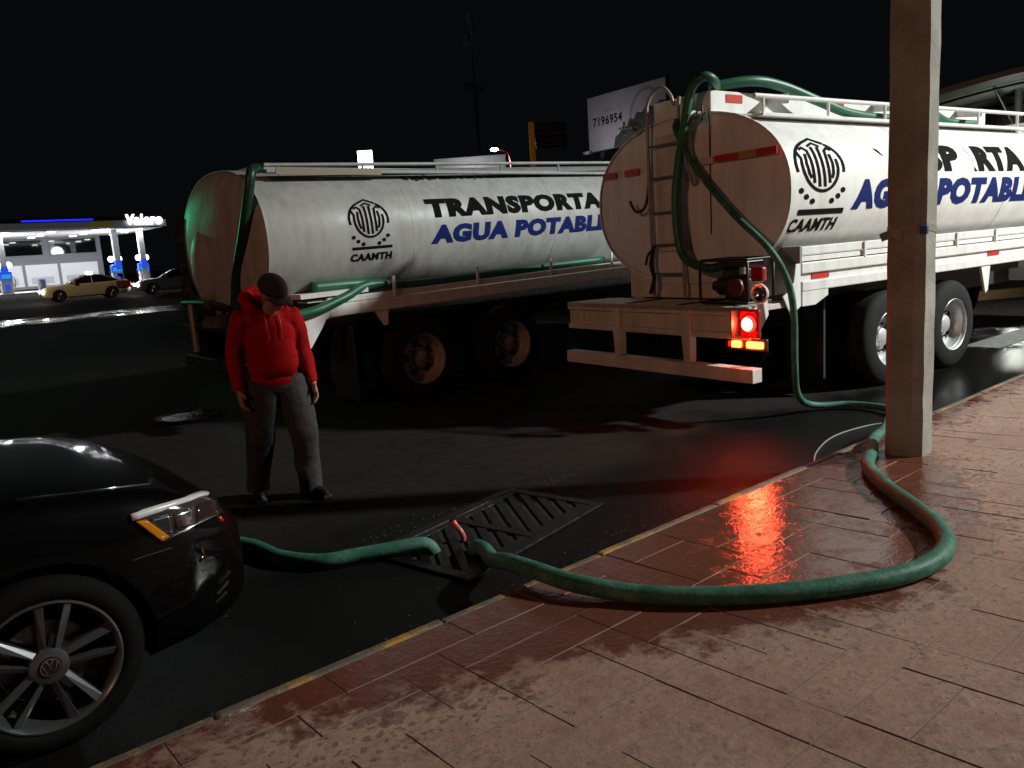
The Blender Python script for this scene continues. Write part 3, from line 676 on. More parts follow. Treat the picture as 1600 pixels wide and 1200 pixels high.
# rear pipework and bumper
MB().box(-.75, -.62, .1, 2.35, .55, .68).build('rear_bumper', darksteel, T2, bevel=.01)
for bq in (.5, 1.9): MB().box(-.72, -.3, bq, bq+.08, .6, 1.05).build('bumper_support', darksteel, T2)
MB().box(-.8, -.3, .2, 2.3, 1.0, 1.05).build('rear_deck', darksteel, T2)
MB().tube(spline([(-.72, 2.2, 1.3), (-.74, 1.5, 1.31), (-.74, .9, 1.28), (-.70, .55, 1.2)], 5), .04, 10).build('outlet_pipe', darksteel, T2, 60)
MB().cyl((-.75, 1.25, 1.05), (-.75, 1.25, 1.34), .06, n=12).cyl((-.75, 1.25, 1.2), (-.92, 1.25, 1.2), .07, n=14).build('outlet_valve', darksteel, T2, 40)
MB().cyl((-.78, 1.75, .75), (-.78, 1.75, 1.3), .05, n=12).build('drain_pipe', steel, T2, 40)
MB().box(-.85, -.6, .85, 1.3, 1.05, 1.18).build('tool_box', mat('grimy_steel', (.10, .09, .08), .5, var=.5), T2, bevel=.01)
MB().cyl((-.6, 2.44, 1.0), (-.6, 2.5, 2.3), .03, n=8).build('ladder_rail', darksteel, T2, 40)
MB().cyl((-.6, 2.2, 1.0), (-.6, 2.26, 2.3), .03, n=8).build('ladder_rail', darksteel, T2, 40)
for z in (1.15, 1.45, 1.75, 2.05): MB().cyl((-.6, 2.22, z), (-.6, 2.48, z), .015, n=8).build('ladder_rung', steel, T2, 40)
cp2 = [(p[0]-.3, p[1]) for p in cp]
MB().prism(cp2, 2.3, Mx((1, 0, 0), (0, 0, 1), (0, -1, 0), (0, 2.35, 0))).build('cab', skirt_m, T2, bevel=.05)
for side, bo in ((-1, .1), (1, 2.3)): truck_wheel(T2, 7.9, bo, side, rusty, .49)
# faint notices on the rear head
wrap(t2, emblem(), .385, .905, 1.865, 2.29, 'emblem', black_ink, T2, label='black line emblem of arcs and upright bars')
wrap(t2, [([(0, 0), (1, 0), (1, 1), (0, 1)], [(0, 1, 2, 3)])], .41, .91, 1.775, 1.805, 'emblem_bar', black_ink, T2)
wrap(t2, [text2d('CAAMTH', .05, .05)], .39, .91, 1.655, 1.735, 'lettering', black_ink, T2)
wrap(t2, [text2d('TRANSPORTA', .068)], 1.42, 4.32, 2.065, 2.285, 'lettering', black_ink, T2)
wrap(t2, [text2d('AGUA POTABLE', .068, .12)], 1.43, 4.40, 1.77, 1.985, 'lettering', blue_ink, T2)
wrap(t2, [text2d('El agua que mueve la hoy, la vida bien vivir. Cuidala', .035)], 1.34, 3.50, 2.505, 2.57, 'lettering', black_ink, T2)
# ------------------------------------------------------------------ hoses
HR = .043
def hose(name, pts, label, r=HR, mt=hose_m, n=8, clamps=(), rs=None):
    path = spline(pts, n); m = MB().tube(path, rs(len(path)) if rs else r, 14)
    root = m.build(name, mt, None, 180); tag(root, label, 'hose', 'green suction hoses')
    for i in clamps:
        k = min(len(path)-2, int(i*len(path))); p, q = path[k], path[k+1]; d = (q-p).normalized()
        MB().cyl(p-d*.035, p+d*.035, r*1.16, n=14).build('hose_clamp', steel, root, 40)
    return root
W1 = T1.matrix_basis.copy()
R1 = Matrix.Translation((6.08, 4.05, 0)) @ Matrix.Rotation(math.radians(-5), 4, 'Z')
def L1(a, bq, z): return R1 @ Vector((a, bq, z))
hp = [L1(.42, 1.17, 2.82), L1(.36, 1.13, 2.72), L1(.33, .97, 2.48), L1(.30, .74, 2.22), L1(.24, .34, 1.86), L1(.17, -.09, 1.54), L1(.30, -.18, 1.25), L1(.37, -.19, .95), L1(.42, -.16, .52), L1(.52, -.12, .20), L1(.76, -.12, .06),
      Vector((7.1, 3.62, .045)), Vector((7.05, 3.25, .045)), Vector((6.6, 2.98, .07)), Vector((6.15, 2.84, .19)), Vector((5.85, 2.74, .175))]
def onp(x, y, h=HR): return Vector((x, y, pz(y)+h))
hp += [onp(5.55, 2.68), onp(5.22, 2.53), onp(4.86, 2.38), onp(4.5, 2.10), onp(4.2, 1.80), onp(3.95, 1.58), onp(3.74, 1.46), onp(3.5, 1.42), onp(3.24, 1.48), onp(2.88, 1.71), onp(2.62, 1.97), onp(2.46, 2.22),
       onp(2.35, 2.5, .06), onp(2.32, 2.74, .075), Vector((2.34, 2.98, .17)), Vector((2.43, 3.2, .09)), Vector((2.52, 3.40, .07)), Vector((2.55, 3.52, .04)), Vector((2.56, 3.58, -.06))]
hose('suction_hose', hp, 'long green hose from the right tanker, looping over the red pavement to the drain', rs=lambda n_: [.031+.012*min(1, max(0, (k/n_-.33)/.22)) for k in range(n_)])
hose('suction_hose', [(2.41, 3.715, -.06), (2.395, 3.73, .02), (2.35, 3.76, .06), (2.22, 3.83, .058), (2.03, 3.93, .05), (1.84, 4.03, .045), (1.71, 4.28, .045), (1.66, 4.62, .045), (1.45, 5.0, .045), (.9, 5.35, .045), (-.6, 5.6, .045), (-3.0, 6.2, .045)], 'green hose on the wet asphalt running from the drain to the black car front')
hose('suction_hose', [L1(.30, .54, 1.40), L1(.30, .72, 1.38), L1(.28, .95, 1.46), L1(.28, 1.06, 1.63), L1(.30, 1.11, 2.03), L1(.33, 1.08, 2.40), L1(.34, 1.0, 2.75), L1(.36, .92, 3.06), L1(.40, .80, 3.16), L1(.52, .78, 3.13), L1(.75, .95, 3.10)], 'green hose rising from the pump up the tanker ladder and arching over its top', mt=hosewet)
hose('suction_hose', [L1(.72, 1.0, 3.12), L1(1.1, .80, 3.16), L1(1.5, .74, 3.12), L1(2.0, .66, 2.98), L1(2.5, .62, 2.87), L1(3.2, .62, 2.84), L1(3.9, .64, 2.86), L1(4.3, .68, 2.93), L1(4.7, .7, 2.86), L1(5.3, .66, 2.84)], 'green hose lying along the top walkway of the right tanker', r=.05, mt=hosewet)
def L2(a, bq, z): return Vector((3.9+a, 7.75+bq, z))
hose('suction_hose', [L2(-.35, .42, 2.68), L2(-.56, .12, 2.62), L2(-.62, .12, 2.40), L2(-.66, .28, 2.02), L2(-.66, .58, 1.62), L2(-.68, .70, 1.30), L2(-.72, .74, 1.1)], 'dark green hose hanging down the domed rear of the left tanker', mt=mat('dark_green_hose', (.008, .05, .028), .4, var=.3), r=.05)
hose('suction_hose', [L2(-.35, -.05, 1.16), L2(-.1, -.07, 1.2), L2(.25, -.03, 1.30), L2(.6, .06, 1.40), L2(1.2, .1, 1.37), L2(2.2, .1, 1.39), L2(3.4, .1, 1.42), L2(4.35, .09, 1.44)], 'green hose laid along the side tray of the left tanker', mt=MATS['green_hose_on_tank'], r=.05)
hose('suction_hose', [L2(-.05, .14, 1.42), L2(.4, .14, 1.42), L2(.9, .16, 1.40)], 'short fat green hose end behind the cap of the man in red', mt=MATS['green_hose_on_tank'], r=.06)
# red coupling standing in the grate
cpl = MB().tube(spline([(2.62, 3.74, -.03), (2.62, 3.73, .03), (2.61, 3.74, .07), (2.60, 3.77, .10)], 4), .017, 10).build('hose_coupling', mat('faded_red_plastic', (.42, .10, .10), .4), None, 60)
tag(cpl, 'small faded red coupling sticking out of the drain grate', 'coupling')
MB().cyl((2.598, 3.775, .10), (2.595, 3.79, .12), .021, n=12).build('coupling_collar', redtape, cpl, 40)
# thin wire loop on the kerb by the post
wl = MB().tube(spline([(5.08, 2.86, .012), (5.5, 3.1, .006), (6.05, 3.25, .006), (6.55, 3.2, .006), (6.8, 3.05, .006)], 8), .006, 6).build('wire_loop', mat('grey_cable', (.22, .22, .21), .5), None, 60)
tag(wl, 'thin grey cable lying in an arc on the wet road beside the concrete post', 'wire')

# ------------------------------------------------------------------ concrete post
PX, PY = 5.46, 2.395
post = empty('concrete_post', (PX, PY, 0), 0, 'tall chamfered concrete post rising from the red pavement', 'post')
s_, c_ = .125, .052; H_ = 9.0; rp = random.Random(2)
rows = []; nz = 60
for k in range(nz+1):
    z = pz(PY)-.05+(H_)*k/nz; r = []
    for x, y in ((-s_, -s_+c_), (-s_+c_, -s_), (s_-c_, -s_), (s_, -s_+c_), (s_, s_-c_), (s_-c_, s_), (-s_+c_, s_), (-s_, s_-c_)):
        j = rp.uniform(-.004, .004); tpr = 1-.012*k/nz; r.append((x*tpr+j, y*tpr+rp.uniform(-.003, .003), z))
    rows.append(r)
m = MB().grid(rows, True); m.f.append(tuple(range(8))); m.f.append(tuple(range(len(m.v)-8, len(m.v)))); m.build('shaft', conc_m, post)
tape = MB(); zt = 1.63
tape.grid([[(x*1.02, y*1.02, zt+dz+.012*math.sin(k*2.1)) for k, (x, y) in enumerate(((-s_, -s_+c_), (-s_+c_, -s_), (s_-c_, -s_), (s_, -s_+c_), (s_, s_-c_), (s_-c_, s_), (-s_+c_, s_), (-s_, s_-c_)))] for dz in (0, .045)], True)
tape.build('tape_wrap', mat('dirty_clear_tape', (.30, .28, .24), .25), post)
MB().grid([[(-.14, .0, zt+.02), (-.15, .06, zt+.03), (-.12, .16, zt-.0)] if i else [(-.14, .0, zt-.05), (-.15, .06, zt-.03), (-.12, .14, zt-.05)] for i in (0, 1)]).build('tape_scrap', MATS['dirty_clear_tape'], post)
MB().box(-.135, -.10, -.135, -.09, zt-.015, zt+.04, Matrix.Rotation(.1, 4, 'Z')).build('tape_scrap', mat('blue_tape', (.03, .09, .22), .4), post, bevel=.006)

# ------------------------------------------------------------------ street lamps (out of frame): the key and the weak warm fill
def street_lamp(pos, aim, power, col, label, spread):
    e = empty('street_lamp', (pos.x, pos.y, 0), 0, label, 'street lamp', 'street lamps on the pavement')
    d = Vector((aim[0]-pos.x, aim[1]-pos.y, 0)).normalized(); base = -d*1.8
    MB().cyl(base, base+Vector((0, 0, pos.z-.3)), .09, .06, 12).build('pole', steel, e, 40)
    MB().tube(spline([base+Vector((0, 0, pos.z-.35)), base+Vector((0, 0, pos.z+.1))+d*.2, Vector((0, 0, pos.z+.22))-d*.4, Vector((0, 0, pos.z+.2))], 5), .035, 8).build('arm', steel, e, 60)
    MB().box(-.32, .32, -.14, .14, pos.z+.10, pos.z+.24, Matrix.Rotation(math.atan2(d.y, d.x), 4, 'Z')).build('lamp_head', steel, e, bevel=.04)
    ld = bpy.data.lights.new('lamp_light', 'SPOT'); ld.energy = power; ld.color = col; ld.shadow_soft_size = .45; ld.spot_size = math.radians(spread); ld.spot_blend = 1.0
    lo = bpy.data.objects.new('lamp_light', ld); COL.objects.link(lo); lo.parent = e; lo.location = (0, 0, pos.z+.05)
    v = Vector(aim)-Vector((pos.x, pos.y, pos.z)); lo.rotation_euler = v.to_track_quat('-Z', 'Y').to_euler()
street_lamp(KEY_POS, (11.2, .6, 0.), KEY_W, (.96, 1.0, .95), 'tall street lamp on the pavement beyond the right edge', 52)
street_lamp(FILL_POS, (5.0, 4.5, 1.0), FILL_W, (1.0, .44, .25), 'weak warm street lamp behind the photographer', 74)
street_lamp(Vector((1.5, 47.5, 8.6)), (10.5, 54.5, .5), 3000, (1.0, .80, .55), 'added warm lamp lighting the taxi from beyond the left edge', 74)  # unseen lamp added to brighten the passing taxi
# a little light the red tail lamps throw on the bumper, road and pavement
ld = bpy.data.lights.new('tail_lamp_glow', 'SPOT'); ld.spot_size = math.radians(150); ld.spot_blend = .8; ld.energy = 2.2; ld.color = (1, .05, .015); ld.shadow_soft_size = .05
lo = bpy.data.objects.new('tail_lamp_glow', ld); COL.objects.link(lo); lo.parent = T1; lo.location = (-.10, -.04, .90); lo.rotation_euler = (math.radians(65), 0, math.radians(108))
ld = bpy.data.lights.new('light_bar_glow', 'POINT'); ld.energy = 1.0; ld.color = (1, .08, .015); ld.shadow_soft_size = .06
lo = bpy.data.objects.new('light_bar_glow', ld); COL.objects.link(lo); lo.parent = T1; lo.location = (-.05, .03, .66)

# ------------------------------------------------------------------ cars
def car_tables():
    X = [0, -.02, -.06, -.15, -.30, -.50, -.85, -1.30, -1.7, -2.5, -3.5, -4.1, -4.5, -4.66, -4.72]
    Wd = [.56, .66, .74, .81, .862, .893, .912, .915, .915, .915, .91, .89, .83, .72, .55]
    zs = [.58, .62, .67, .745, .82, .875, .925, .945, .955, .96, .98, .99, .97, .92, .84]
    zc = [.60, .655, .705, .775, .85, .905, .955, .985, 1.0, 1.0, 1.02, 1.05, 1.03, .97, .86]
    zb = [.34, .30, .27, .24, .21, .20, .20, .20, .20, .20, .20, .22, .27, .31, .36]
    return X, Wd, zs, zc, zb
def car_section(x):
    X, Wd, zs, zc, zb = car_tables(); xr = X[::-1]
    f = lambda T: float(np.interp(x, xr, T[::-1]))
    w_, s, c, b_ = f(Wd), f(zs), f(zc), f(zb)
    h = [(0, b_), (.6*w_, b_), (.92*w_, b_+.01), (.985*w_, b_+.07), (w_, b_+.17), (w_*1.0, b_+(s-b_)*.55), (w_*.99, b_+(s-b_)*.76), (w_*.965, b_+(s-b_)*.92), (w_*.93, s-.008),
         (w_*.895, s+.006), (w_*.80, s+(c-s)*.40), (w_*.60, s+(c-s)*.74), (w_*.30, s+(c-s)*.94), (0, c)]
    return h
def build_car(root, paint, black=False, low=False):
    xs_ = sorted(set([round(float(v), 3) for v in np.concatenate([np.linspace(0, -.06, 5), np.linspace(-.06, -.6, 16), np.linspace(-.6, -4.4, 34), np.linspace(-4.4, -4.72, 9)])]), reverse=True)
    rows = []
    for x in xs_:
        h = car_section(x); full = [(x, -y, z) for y, z in h]+[(x, y, z) for y, z in h[-2:0:-1]]
        rows.append(full)
    m = MB().grid(rows, True); n = len(rows[0]); N = len(m.v); m.f.append(tuple(range(n))); m.f.append(tuple(range(N-n, N)))
    body = m.build('body', paint, root, 180)
    # wheel arches: cut with cylinders, then drop the cutters
    cut = MB()
    for ax in (-.845, -3.63):
        for sy in (-1, 1): cut.cyl((ax, sy*.62, .34), (ax, sy*1.1, .34), .375, n=40)
    co = cut.build('cut', paint, root)
    bo = body.modifiers.new('b', 'BOOLEAN'); bo.object = co; bo.operation = 'DIFFERENCE'; bo.solver = 'EXACT'
    dg = bpy.context.evaluated_depsgraph_get(); dg.update()
    me = bpy.data.meshes.new_from_object(body.evaluated_get(dg)); body.modifiers.clear(); body.data = me; bpy.data.objects.remove(co)
    me.polygons.foreach_set('use_smooth', [True]*len(me.polygons)); me.set_sharp_from_angle(angle=math.radians(35))
    # greenhouse
    st = [(-1.42, .0, .80, .80), (-1.75, .20, .80, .73), (-2.15, .40, .80, .63), (-2.45, .455, .80, .60), (-2.9, .46, .80, .59), (-3.3, .42, .80, .60), (-3.75, .24, .79, .66), (-4.15, .02, .76, .74)]
    rows = []
    for x, h, wb, wt in st:
        z0 = .965; rows.append([(x, -wb, z0-.02), (x, -(wb*.5+wt*.5)-.02, z0+h*.55), (x, -wt, z0+h*.93+.01), (x, -wt*.8, z0+h+.02), (x, 0, z0+h+.035), (x, wt*.8, z0+h+.02), (x, wt, z0+h*.93+.01), (x, (wb*.5+wt*.5)+.02, z0+h*.55), (x, wb, z0-.02)])
    MB().grid(rows).build('windows', glass_dark, root, 60)
    rf = [[(p[0], p[1]*1.005, p[2]+.006) for p in r[2:7]] for r in rows[2:6]]
    MB().grid(rf).build('roof', paint, root, 60)
    for sy in (-1, 1):
        for i0, nm in ((0, 'pillar'), (3, 'pillar'), (5, 'pillar')):
            pts = []
            if i0 == 3: pts = [Vector((-2.65, sy*.815, .96)), Vector((-2.65, sy*.60, 1.40))]
            elif i0 == 0: pts = [Vector((r[0][0], sy*(abs(r[2][1])+.008), r[2][2])) for r in rows[0:3]]
            else: pts = [Vector((r[0][0], sy*(abs(r[2][1])+.008), r[2][2])) for r in rows[5:8]]
            MB().tube(pts, .03, 6).build('pillar', paint, root, 60)
        MB().box(-1.75, -1.6, sy*.93-.09, sy*.93+.09, .98, 1.10).build('mirror', paint, root, bevel=.03)
    # wheels
    for ax in (-.845, -3.63):
        for sy in (-1, 1): car_wheel(root, ax, sy*.90, sy, low)
    return body
alloy = mat('alloy_wheel', (.16, .165, .17), .3, .75); alloy_dark = mat('wheel_barrel', (.02, .02, .02), .4, .5)
disc_m = mat('brake_disc', (.12, .12, .12), .35, .9); ctyre = mat('car_tyre', (.005, .005, .005), .8, bump=.2, bs=120, spec=.12)
def car_wheel(root, x, y, side, low):
    e = empty('wheel', (x, y, .335), 0, parent=root); M = wheelM(0, 0, 0, side)
    MB().lathe([(.238, -.02), (.25, .0), (.275, .008), (.305, .0), (.325, -.02), (.335, -.05), (.335, -.17), (.32, -.2), (.24, -.2)], M, 56).build('tyre', ctyre, e, 50)
    MB().lathe([(.247, -.012), (.245, .004), (.238, .006), (.231, -.004), (.224, -.03), (.215, -.12), (.2, -.19)], M, 56).build('rim', alloy, e, 40)
    MB().lathe([(.219, -.10), (.17, -.12), (.0, -.12)], M, 32).build('wheel_barrel', alloy_dark, e, 40)
    MB().lathe([(.155, -.085), (.15, -.08), (.07, -.08), (.0, -.08)], M, 32).build('brake_disc', disc_m, e, 40)
    for k in range(5):
        for sgn in (-1, 1):
            a = 2*PI*k/5+.12; d = Vector((math.cos(a), math.sin(a))); p = Vector((-d.y, d.x))*sgn
            q = [d*.05+p*.012, d*.05+p*.034, d*.232+p*.066, d*.235+p*.034]
            lo_ = [M @ Vector((v.x, v.y, -.05)) for v in q]; hi = [M @ Vector((v.x, v.y, z)) for v, z in zip(q, (-.012, -.026, -.014, -.004))]
            MB().add(lo_+hi, [(0, 1, 2, 3), (4, 5, 6, 7), (0, 1, 5, 4), (1, 2, 6, 5), (2, 3, 7, 6), (3, 0, 4, 7)]).build('spoke', alloy, e, bevel=0 if low else .003)
    MB().lathe([(.068, -.04), (.066, -.012), (.055, -.008), (.038, -.006)], M, 28).build('hub', alloy, e, 40)
    cap = MB().lathe([(.037, -.008), (.036, -.002), (.0, -.001)], M, 28).build('hub_cap', black_plastic, e, 40)
    if not low and side < 0:
        g = MB(); R_ = .031
        def st2(pts, wd=.0055):
            V, F = stroke(pts, wd); g.add([M @ Vector((v[0], v[1], .0012)) for v in V], F)
        st2(arc2(0, 0, R_, R_, 0, 360, 28), .004)
        st2([(-.011, .026), (-.0, .006), (.011, .026)], .005); st2([(-.025, .014), (-.012, -.022), (0, .001), (.012, -.022), (.025, .014)], .005)
        g.build('hub_emblem', chrome, e)
    for k in range(5):
        a = 2*PI*(k+.5)/5+.12; c = M @ Vector((.05*math.cos(a), .05*math.sin(a), -.03)); d2 = M @ Vector((.05*math.cos(a), .05*math.sin(a), -.012)); MB().cyl(c, d2, .008, n=6).build('wheel_bolt', darksteel, e)

CX, CY = 1.22, 4.075
car = empty('parked_car', (CX, CY, 0), 0, 'black sedan parked at the kerb in the near left corner', 'car')
body = build_car(car, black_paint)
# body fittings found by looking through the lamp outline onto the wing
bvh = BVHTree.FromPolygons([v.co for v in body.data.vertices], [tuple(p.vertices) for p in body.data.polygons])
def cast(px, py, off=.004):
    d = (Fv+Rv*(px-800)/FPX-Uv*(py-600)/FPX).normalized(); o_ = Vector((0, 0, CH))-Vector((CX, CY, 0))
    h = bvh.ray_cast(o_, d)
    if h[0] is None:
        h = bvh.find_nearest(o_+d*3.4)
    n = h[1].normalized()
    if n.dot(d) > 0: n = -n
    return h[0]+n*off
def patch(poly4, name, mt, parent, nu=8, nv=4, off=.004, thick=0.):
    """four-corner patch (pixel outline) laid on the car body"""
    A, B_, C_, D_ = [Vector((p[0], p[1], 0)) for p in poly4]; rows = []
    for i in range(nv+1):
        t = i/nv; rows.append([cast(*(A.lerp(D_, t).lerp(B_.lerp(C_, t), k/nu))[:2], off) for k in range(nu+1)])
    m = MB().grid(rows)
    o = m.build(name, mt, parent, 60)
    if thick:
        s = o.modifiers.new('s', 'SOLIDIFY'); s.thickness = thick; s.offset = 0
    return o
hl = empty('headlight', (0, 0, 0), 0, parent=car)
patch([(203, 806), (330, 768), (343, 802), (254, 848)], 'housing', mat('lamp_housing_dark', (.05, .042, .045), .12, spec=.6, coat=1), hl, 14, 8, .004, .008)
patch([(203, 803), (330, 767), (333, 772), (206, 814)], 'light_strip', mat('white_light_guide', (.72, .70, .68), .25), hl, 14, 2, .011, .008)
patch([(210, 815), (226, 812), (262, 838), (251, 846)], 'indicator', mat('amber_lens', (.62, .22, .01), .15, coat=1), hl, 4, 6, .012, .006)
patch([(251, 846), (343, 803), (342, 799), (264, 838)], 'trim', chrome, hl, 12, 1, .011, .006)
patch([(270, 803), (300, 793), (300, 828), (272, 838)], 'projector', mat('lamp_reflector', (.45, .45, .46), .12, .9), hl, 6, 6, .009, .004)
patch([(230, 812), (266, 803), (268, 834), (258, 834)], 'reflector', mat('lamp_reflector_side', (.22, .22, .23), .15, .9), hl, 6, 6, .008, .004)
patch([(304, 790), (336, 781), (341, 801), (304, 822)], 'reflector', mat('lamp_reflector_front', (.16, .10, .10), .10, .8), hl, 6, 6, .008, .004)
pj = cast(284, 815, .012); MB().ball(pj, .030, .030, .030, n=16, m=10).build('projector_lens', mat('clear_lens', (.3, .3, .3), .03, .6), hl, 180)
# bumper grille slats, fog lamp trim, hood shut line
for k, (x0, y0, x1, y1) in enumerate(((340, 912, 358, 892), (337, 928, 355, 908), (335, 942, 352, 924))):
    a, c = cast(x0, y0, .006), cast(x1, y1, .006); MB().bar(a, c, .006, .012).build('grille_slat', chrome, car)
a, c, d_ = cast(313, 856, .004), cast(318, 866, .004), cast(312, 878, .004); MB().tube([a, c, d_], .005, 6).build('fog_trim', chrome, car, 60)
MB().tube([cast(25+i*21, 781-i*2.5-.0*i, .001) for i in range(11)], .0035, 6).build('bonnet_edge', chrome, car, 60)
MB().tube([cast(206, 876, .001), cast(232, 867, .001), cast(268, 856, .001)], .003, 6).build('bumper_seam', black_plastic, car, 60)
grl = [(.0, -.5, .40), (.012, -.25, .40), (.015, 0, .40), (.012, .25, .40), (.0, .5, .40)]
MB().grid([[(g[0]+.004, g[1], g[2]+dz) for g in grl] for dz in (0, .16)]).build('grille', black_plastic, car)

# ------------------------------------------------------------------ the man in the red hoodie
PXw, PYw, face = 2.30, 5.46, math.radians(-96)   # faces the photographer, a little to the right
man = empty('person', (PXw, PYw, 0), 0, 'man in red hoodie, dark cap and grey trousers walking with head bowed', 'person')
fd = Vector((math.cos(face), math.sin(face), 0)); lf = Vector((-fd.y, fd.x, 0))     # forward, own left
def P(f, l, z): return fd*f+lf*l+Vector((0, 0, z))
def remesh(m, name, mt, parent, vox, smooth=6, fac=.6, tex=None, ts=.0):
    o = m.build(name, mt, parent, 180)
    r = o.modifiers.new('r', 'REMESH'); r.mode = 'VOXEL'; r.voxel_size = vox; r.use_smooth_shade = True
    s = o.modifiers.new('s', 'SMOOTH'); s.iterations = smooth; s.factor = fac
    if ts:
        t = bpy.data.textures.new(name, 'CLOUDS'); t.noise_scale = tex; t.noise_depth = 2
        d = o.modifiers.new('d', 'DISPLACE'); d.texture = t; d.strength = ts; d.mid_level = .5; d.texture_coords = 'LOCAL'
    return o
Mface = Mx(fd, lf, (0, 0, 1))
# joints: own left is image right
SH = {1: P(.02, .175, 1.335), -1: P(.0, -.182, 1.35)}
EL = {1: P(-.01, .235, 1.08), -1: P(-.05, -.248, 1.09)}
WR = {1: P(.07, .255, .845), -1: P(.03, -.262, .86)}
HP = {1: P(0, .09, .86), -1: P(0, -.09, .86)}
KN = {1: P(.10, .14, .47), -1: P(-.01, -.145, .475)}
AN = {1: P(.06, .16, .09), -1: P(-.20, -.15, .11)}
TOE = {1: P(.24, .21, .035), -1: P(-.01, -.19, .03)}
HC = P(.10, .03, 1.515)   # head centre, bowed forward
tilt = Matrix.Rotation(math.radians(42), 4, lf) @ Matrix.Rotation(math.radians(30), 4, 'Z') @ Mface
skin = mat('skin', (.30, .155, .10), .55, var=.15, vs=30)
bd = MB()
bd.ball(HC, .098, .076, .118, tilt, 18, 12); bd.ball(HC+tilt.to_3x3() @ Vector((.045, 0, -.06)), .06, .055, .07, tilt)
bd.tube([HC+tilt.to_3x3() @ Vector((.088, 0, .01)), HC+tilt.to_3x3() @ Vector((.112, 0, -.03)), HC+tilt.to_3x3() @ Vector((.09, 0, -.042))], [.012, .018, .014], 8)
for sy in (-1, 1):
    bd.ball(HC+tilt.to_3x3() @ Vector((-.005, sy*.078, -.01)), .022, .010, .032, tilt, 8, 6)
    bd.ball(HC+tilt.to_3x3() @ Vector((.085, sy*.03, .018)), .014, .018, .008, tilt, 8, 6)
bd.ball(HC+tilt.to_3x3() @ Vector((.092, 0, -.068)), .012, .026, .007, tilt, 8, 6); bd.ball(HC+tilt.to_3x3() @ Vector((.091, 0, -.082)), .012, .022, .007, tilt, 8, 6)
bd.tube([HC+Vector((0, 0, -.05)), P(.02, .01, 1.36), P(.0, 0, 1.25)], [.056, .06, .09], 14)
bd.ball(P(0, 0, 1.18), .10, .15, .2, Mface); bd.ball(P(0, 0, .95), .11, .14, .2, Mface)
for s in (-1, 1):
    bd.tube([P(0, s*.05, 1.3), SH[s], EL[s], WR[s]], [.06, .055, .04, .026], 12)
    bd.tube([HP[s], KN[s], AN[s]], [.085, .055, .04], 12); bd.tube([AN[s], AN[s]*.7+TOE[s]*.3], [.035, .02], 10)
    # relaxed hand: palm, four curled fingers, thumb
    dn = (WR[s]-EL[s]).normalized(); fw = (fd-dn*fd.dot(dn)).normalized(); inn = dn.cross(fw)*(1 if dn.cross(fw).dot(lf*-s) > 0 else -1)
    pc = WR[s]+dn*.055; Mh = Mx(fw, inn, dn)
    bd.tube([WR[s]-dn*.01, WR[s]+dn*.02], [.027, .028], 10); bd.ball(pc, .042, .016, .05, Mh, 12, 8)
    for k, (off, ln) in enumerate(((.030, .072), (.010, .080), (-.010, .074), (-.029, .058))):
        a0 = pc+fw*off+dn*.035; a1 = a0+dn*ln*.42+inn*.006; a2 = a1+dn*ln*.30+inn*.018; a3 = a2+dn*ln*.18+inn*.024
        bd.tube([a0, a1, a2, a3], [.0095, .009, .0085, .007], 8)
    t0 = pc+fw*.030-dn*.025; bd.tube([t0, t0+fw*.026+dn*.03+inn*.012, t0+fw*.034+dn*.058+inn*.022], [.012, .0105, .008], 8)
remesh(bd, 'body', skin, man, .0065, 3, .5)
hood_m = mat('red_fleece', (.29, .005, .007), .9, var=.18, vs=9, bump=.5, bs=26, spec=.1)
hd = MB()
hd.ball(P(.0, 0, 1.20), .138, .185, .21, Mface, 20, 12); hd.ball(P(.01, .0, 1.02), .130, .182, .22, Mface, 20, 12); hd.ball(P(.01, .0, .89), .135, .178, .08, Mface, 20, 10)
hd.ball(P(.025, .0, 1.10), .13, .17, .2, Mface)
for s in (-1, 1):
    hd.tube([P(.0, s*.06, 1.30), SH[s]+Vector((0, 0, -.005)), (SH[s]+EL[s])/2+lf*s*.01, EL[s], (EL[s]+WR[s])/2, WR[s]-(WR[s]-EL[s]).normalized()*.005], [.085, .078, .068, .058, .054, .043], 16)
    hd.tube([WR[s]-(WR[s]-EL[s]).normalized()*.05, WR[s]+(WR[s]-EL[s]).normalized()*.012], [.05, .040], 14)
hd.tube(spline([P(.06, .10, 1.40), P(-.06, .12, 1.45), P(-.14, .04, 1.50), P(-.14, -.06, 1.50), P(-.05, -.12, 1.46), P(.07, -.10, 1.38)], 4), [.045]*5+[.055]*11+[.045]*5, 10)
hd.ball(P(-.10, 0, 1.42), .09, .12, .11, Mface)
remesh(hd, 'hoodie', hood_m, man, .010, 6, .6, .13, .022)
pk = MB(); pk.grid([[P(.142+.012*math.cos(k-2), -.13+.065*k, z) for k in range(5)] for z in (.93, 1.0, 1.06)]).build('pocket', hood_m, man, 60).modifiers.new('s', 'SOLIDIFY').thickness = .012
for s in (-1, 1): MB().tube(spline([P(.11, s*.05, 1.36), P(.14, s*.05, 1.28), P(.15, s*.045, 1.18)], 4), .005, 6).build('drawstring', redtape, man, 60)
tr = MB(); tr.ball(P(0, 0, .88), .135, .175, .13, Mface, 18, 10)
for s in (-1, 1):
    tr.tube([HP[s]+Vector((0, 0, .03)), (HP[s]+KN[s])/2+lf*s*.012, KN[s], (KN[s]+AN[s])/2+fd*-.01, AN[s]+Vector((0, 0, .0)), AN[s]+Vector((0, 0, -.06))], [.122, .116, .102, .092, .084, .086], 16)
remesh(tr, 'trousers', mat('dark_grey_cotton', (.028, .0275, .029), .85, var=.25, vs=10, bump=.5, bs=30), man, .010, 5, .6, .12, .024)
shm = mat('dark_shoe', (.012, .012, .013), .5)
